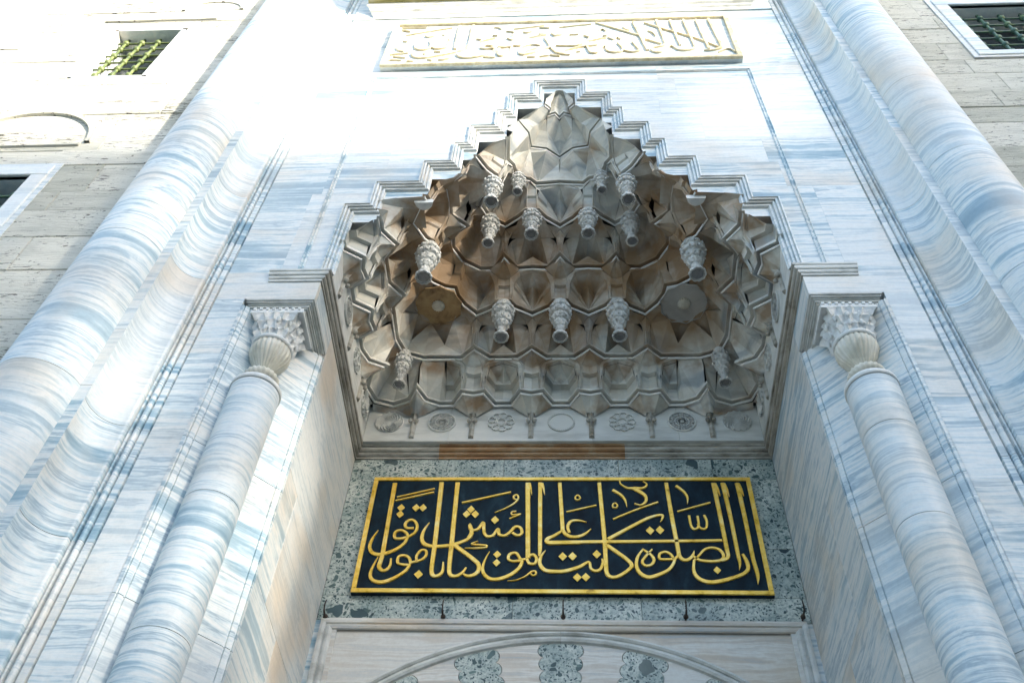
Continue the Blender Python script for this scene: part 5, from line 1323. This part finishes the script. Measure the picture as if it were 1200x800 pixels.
# arch moulding
AM = [(0, .018), (-.008, .0), (-.03, -.008), (-.045, .004), (-.05, .018), (-.062, .018), (-.066, .002), (-.09, -.006), (-.112, .004), (-.118, .022), (-.125, .03)]
for s in (-1, 1):
    rows = []
    for i in range(25):
        a = math.radians(90) - s * math.radians(.03 + 50 * i / 24)
        rows.append([((RC + d) * math.cos(a), yF + h, ZC + (RC + d) * math.sin(a)) for d, h in AM])
    g = G(); g.grid(rows); g.out('arch_moulding', M_trimlight, ap, False)
# joggled voussoirs, alternately breccia and marble
r_o, r_i = RC - .125, RC - .95
wd = math.radians(8.0)
def jog(a0, flip):
    pts = []
    n = 60
    for i in range(n + 1):
        t = i / n; r = r_o + (r_i - r_o) * t
        w = .045 * abs(math.sin(t * math.pi * 6.0)) ** .6 - .03
        pts.append((r, a0 + w / r * flip * 1.0))
    return pts
k = 0
for i in range(-6, 7):
    a_mid = math.radians(90) + i * wd * 1.0
    bre = (i % 2 == 0)
    L_ = jog(a_mid + wd / 2, 1 if bre else -1); Rr = jog(a_mid - wd / 2, -1 if bre else 1)
    sh = .0012
    P = [(r * math.cos(a - sh), ZC + r * math.sin(a - sh)) for r, a in L_] + [(r * math.cos(a + sh), ZC + r * math.sin(a + sh)) for r, a in reversed(Rr)]
    arc = [(r_o * math.cos(a), ZC + r_o * math.sin(a)) for a in [a_mid - wd / 2 + wd * j / 6 for j in range(1, 6)]]
    g = G(); g.prism_xz(P + arc, yF + .028, 2.5)
    g.out('voussoir', M_brec if bre else M_spand, ap)
g = G(); g.box(-2.3, 2.3, 2.52, 2.6, 0, 7.2); g.out('backing_wall', M_core, ap)

# iron hooks along the foot of the breccia
for i, (x, z) in enumerate([(-2.19, 7.205), (-1.088, 7.215), (.023, 7.225), (1.143, 7.235), (2.20, 7.245)]):
    where = ['at the far left of the breccia ledge', 'second from the left under the gold panel', 'in the centre above the keystone', 'fourth from the left under the gold panel', 'at the far right of the breccia ledge'][i]
    g = G()
    g.tube([(x, 2.40, z - .03), (x, 2.30, z - .035), (x, 2.235, z - .02), (x, 2.215, z + .02), (x, 2.225, z + .07), (x + .004, 2.235, z + .10)], [.010, .010, .009, .008, .007, .004])
    g.lathe([(.003, z - .045), (.022, z - .04), (.024, z - .02), (.014, z - .005)], x, 2.32, 10)
    o = g.out('lamp_hook', M_black); o['label'] = 'small rusty iron hook ' + where; o['category'] = 'hook'; o['group'] = 'iron hooks under the breccia wall'

# ------------------------------------------------------------------ flanking limestone walls
YW = -.10
def stone_wall(s, label, holes):
    w = thing('limestone_wall', label, 'wall', group='limestone walls beside the portal')
    rnd = random.Random(5 + s)
    g = G()
    # backing with window holes left open: strips
    z = 0.0
    def blocked(x0, x1, z0, z1):
        return [h for h in holes if not (x1 <= h[0] or x0 >= h[1] or z1 <= h[2] or z0 >= h[3])]
    zs = [0, 2.5, 5.0]
    zc = 5.0
    while zc < 21:
        zc += rnd.choice([.42, .48, .55, .62]); zs.append(round(zc, 2))
    # let courses meet the window heads and sills
    for h in holes:
        for zz in (h[2], h[3]):
            j = min(range(len(zs)), key=lambda i: abs(zs[i] - zz)); zs[j] = zz
    zs = sorted(set(zs))
    for a, b in zip(zs[:-1], zs[1:]):
        x = 4.30; big = a < 5
        while x < 12.5:
            x2 = x + (4 if big else rnd.uniform(.8, 1.9))
            hs = [h for h in holes if b > h[2] + .01 and a < h[3] - .01 and x2 > h[0] and x < h[1]]
            segs = [(x, x2)]
            for h in hs:
                ns = []
                for p, q in segs:
                    if p < h[0]: ns.append((p, min(q, h[0])))
                    if q > h[1]: ns.append((max(p, h[1]), q))
                segs = ns
            for p, q in segs:
                if q - p < .03: continue
                gg = G(); pr = rnd.uniform(-.008, .008)
                gg.box(*sorted((s * (p + .003), s * (q - .003))), YW + pr, .35, a + .003, b - .003)
                o = gg.out('stone_block', M_wall, w); bevel(o, .006)
            x = x2
    g.box(*sorted((s * 4.3, s * 12.5)), .60, .8, 0, 21)
    g.out('wall_core', M_core, w)
    return w
holes = [(5.78 - .06, 6.80 + .06, 14.32, 16.24), (5.80, 8.45, 7.84, 11.66)]
lw = stone_wall(-1, 'pitted pale limestone wall left of the portal, sunlit above and shaded below', holes)
rw = stone_wall(1, 'pitted grey limestone wall right of the portal with dark streaked courses', [(5.45, 7.3, 14.22, 16.60)])
# relieving arch and string lines cut on the left wall
def relief_line(pts, r=.014):
    g = G(); g.tube([(x, YW - .004, z) for x, z in pts], r, 6); return g.out('relief_line', M_core, lw)
g = G()
cxa, cza, ra = -6.62, 12.24, .86
rows = [[(cxa + rr * math.cos(a), YW - h, cza + rr * math.sin(a)) for rr, h in ((ra + .07, 0), (ra + .07, .035), (ra, .035), (ra, -.02))] for a in [math.pi * i / 30 for i in range(31)]]
g.grid(rows); g.out('relieving_arch', M_wall, lw)
g = G(); g.box(-7.6, -5.80, YW - .03, YW + .02, 12.16, 12.24); g.out('relieving_arch_sill', M_wall, lw)
g = G(); g.box(-7.15, -5.36, YW - .03, YW + .02, 16.56, 16.62); g.out('lintel_edge', M_wall, lw)
# carved arc high on the left wall
g = G()
rows = [[(-5.55 + rr * math.cos(a), YW - h, 17.0 + rr * .8 * math.sin(a)) for rr, h in ((.5, 0), (.5, .03), (.45, .03), (.45, -.02))] for a in [math.pi * i / 20 for i in range(21)]]
g.grid(rows); g.out('relieving_arch', M_wall, lw)

def window(s, x0, x1, z0, z1, label, framed, mat_bar, ncol, nrow):
    w = thing('barred_window', label, 'window')
    X = lambda a, b: sorted((s * a, s * b))
    yb = YW + .40
    g = G(); g.box(*X(x0 - .05, x1 + .05), yb, yb + .05, z0, z1); g.out('window_pane', M_glass, w)
    g = G()
    for bx in ((x0 - .06, x0), (x1, x1 + .06)): g.box(*X(*bx), YW + .004, yb + .02, z0 - .06, z1 + .06)
    g.box(*X(x0 - .06, x1 + .06), YW + .004, yb + .02, z0 - .06, z0); g.box(*X(x0 - .06, x1 + .06), YW + .004, yb + .02, z1, z1 + .06)
    g.out('window_reveal', M_marble_soft, w)
    if framed:
        for (a, b, c, d_) in ((x0 - .20, x0 - .0, z0 - .0, z1 + .0), (x1, x1 + .20, z0, z1), (x0 - .20, x1 + .20, z1, z1 + .22), (x0 - .20, x1 + .20, z0 - .14, z0)):
            g = G(); g.box(*X(a, b), YW - .03, YW + .05, c, d_); o = g.out('window_surround', M_marble_soft, w); bevel(o, .01)
        for (a, b, c, d_) in ((x0 - .27, x0 - .20, z0 - .2, z1 + .29), (x1 + .2, x1 + .27, z0 - .2, z1 + .29), (x0 - .20, x1 + .20, z1 + .22, z1 + .29), (x0 - .20, x1 + .20, z0 - .2, z0 - .14)):
            g = G(); g.box(*X(a, b), YW - .012, YW + .05, c, d_); g.out('window_surround', M_marble_soft, w)
    yg = YW + .16
    xs_ = [x0 + (x1 - x0) * (i + .5) / ncol for i in range(ncol)]
    zs_ = [z0 + (z1 - z0) * (j + .5) / nrow for j in range(nrow)]
    for x in xs_:
        g = G(); g.tube([(s * x, yg, z0 - .02), (s * x, yg, z1 + .02)], .022, 10); g.out('vertical_bar', mat_bar, w, True)
    for z in zs_:
        g = G(); g.tube([(s * (x0 - .02), yg + .005, z), (s * (x1 + .02), yg + .005, z)], .016, 8); b = g.out('horizontal_bar', mat_bar, w, True)
    first = None
    for x in xs_:
        for z in zs_:
            if first is None:
                g = G()
                g.lathe([(.018, -.05), (.034, -.042), (.046, -.02), (.050, 0), (.046, .02), (.034, .042), (.018, .05)], 0, 0, 12)
                first = g.out('bar_knuckle', mat_bar, w, True); k = first
            else:
                k = first.copy(); C.objects.link(k); k.parent = w
            k.location = (s * x, yg, z)
    return w
M_bar_l = simple('gilded_green_iron', [(0.3, (0.03, 0.05, 0.025)), (0.5, (0.12, 0.16, 0.05)), (0.75, (0.26, 0.30, 0.12))], (1, 1, 1), 9.0, rough=0.45)
window(-1, 5.80, 6.80, 14.38, 16.18, 'sunlit upper window in the left wall behind yellow-green iron bars', False, M_bar_l, 4, 7)
window(1, 5.72, 6.95, 14.46, 16.28, 'shaded window in the right wall with pale marble surround and dark green bars', True, M_iron, 4, 7)
window(-1, 6.05, 8.2, 8.0, 11.40, 'lower window in the left wall with broad moulded marble frame', True, M_iron, 6, 10)
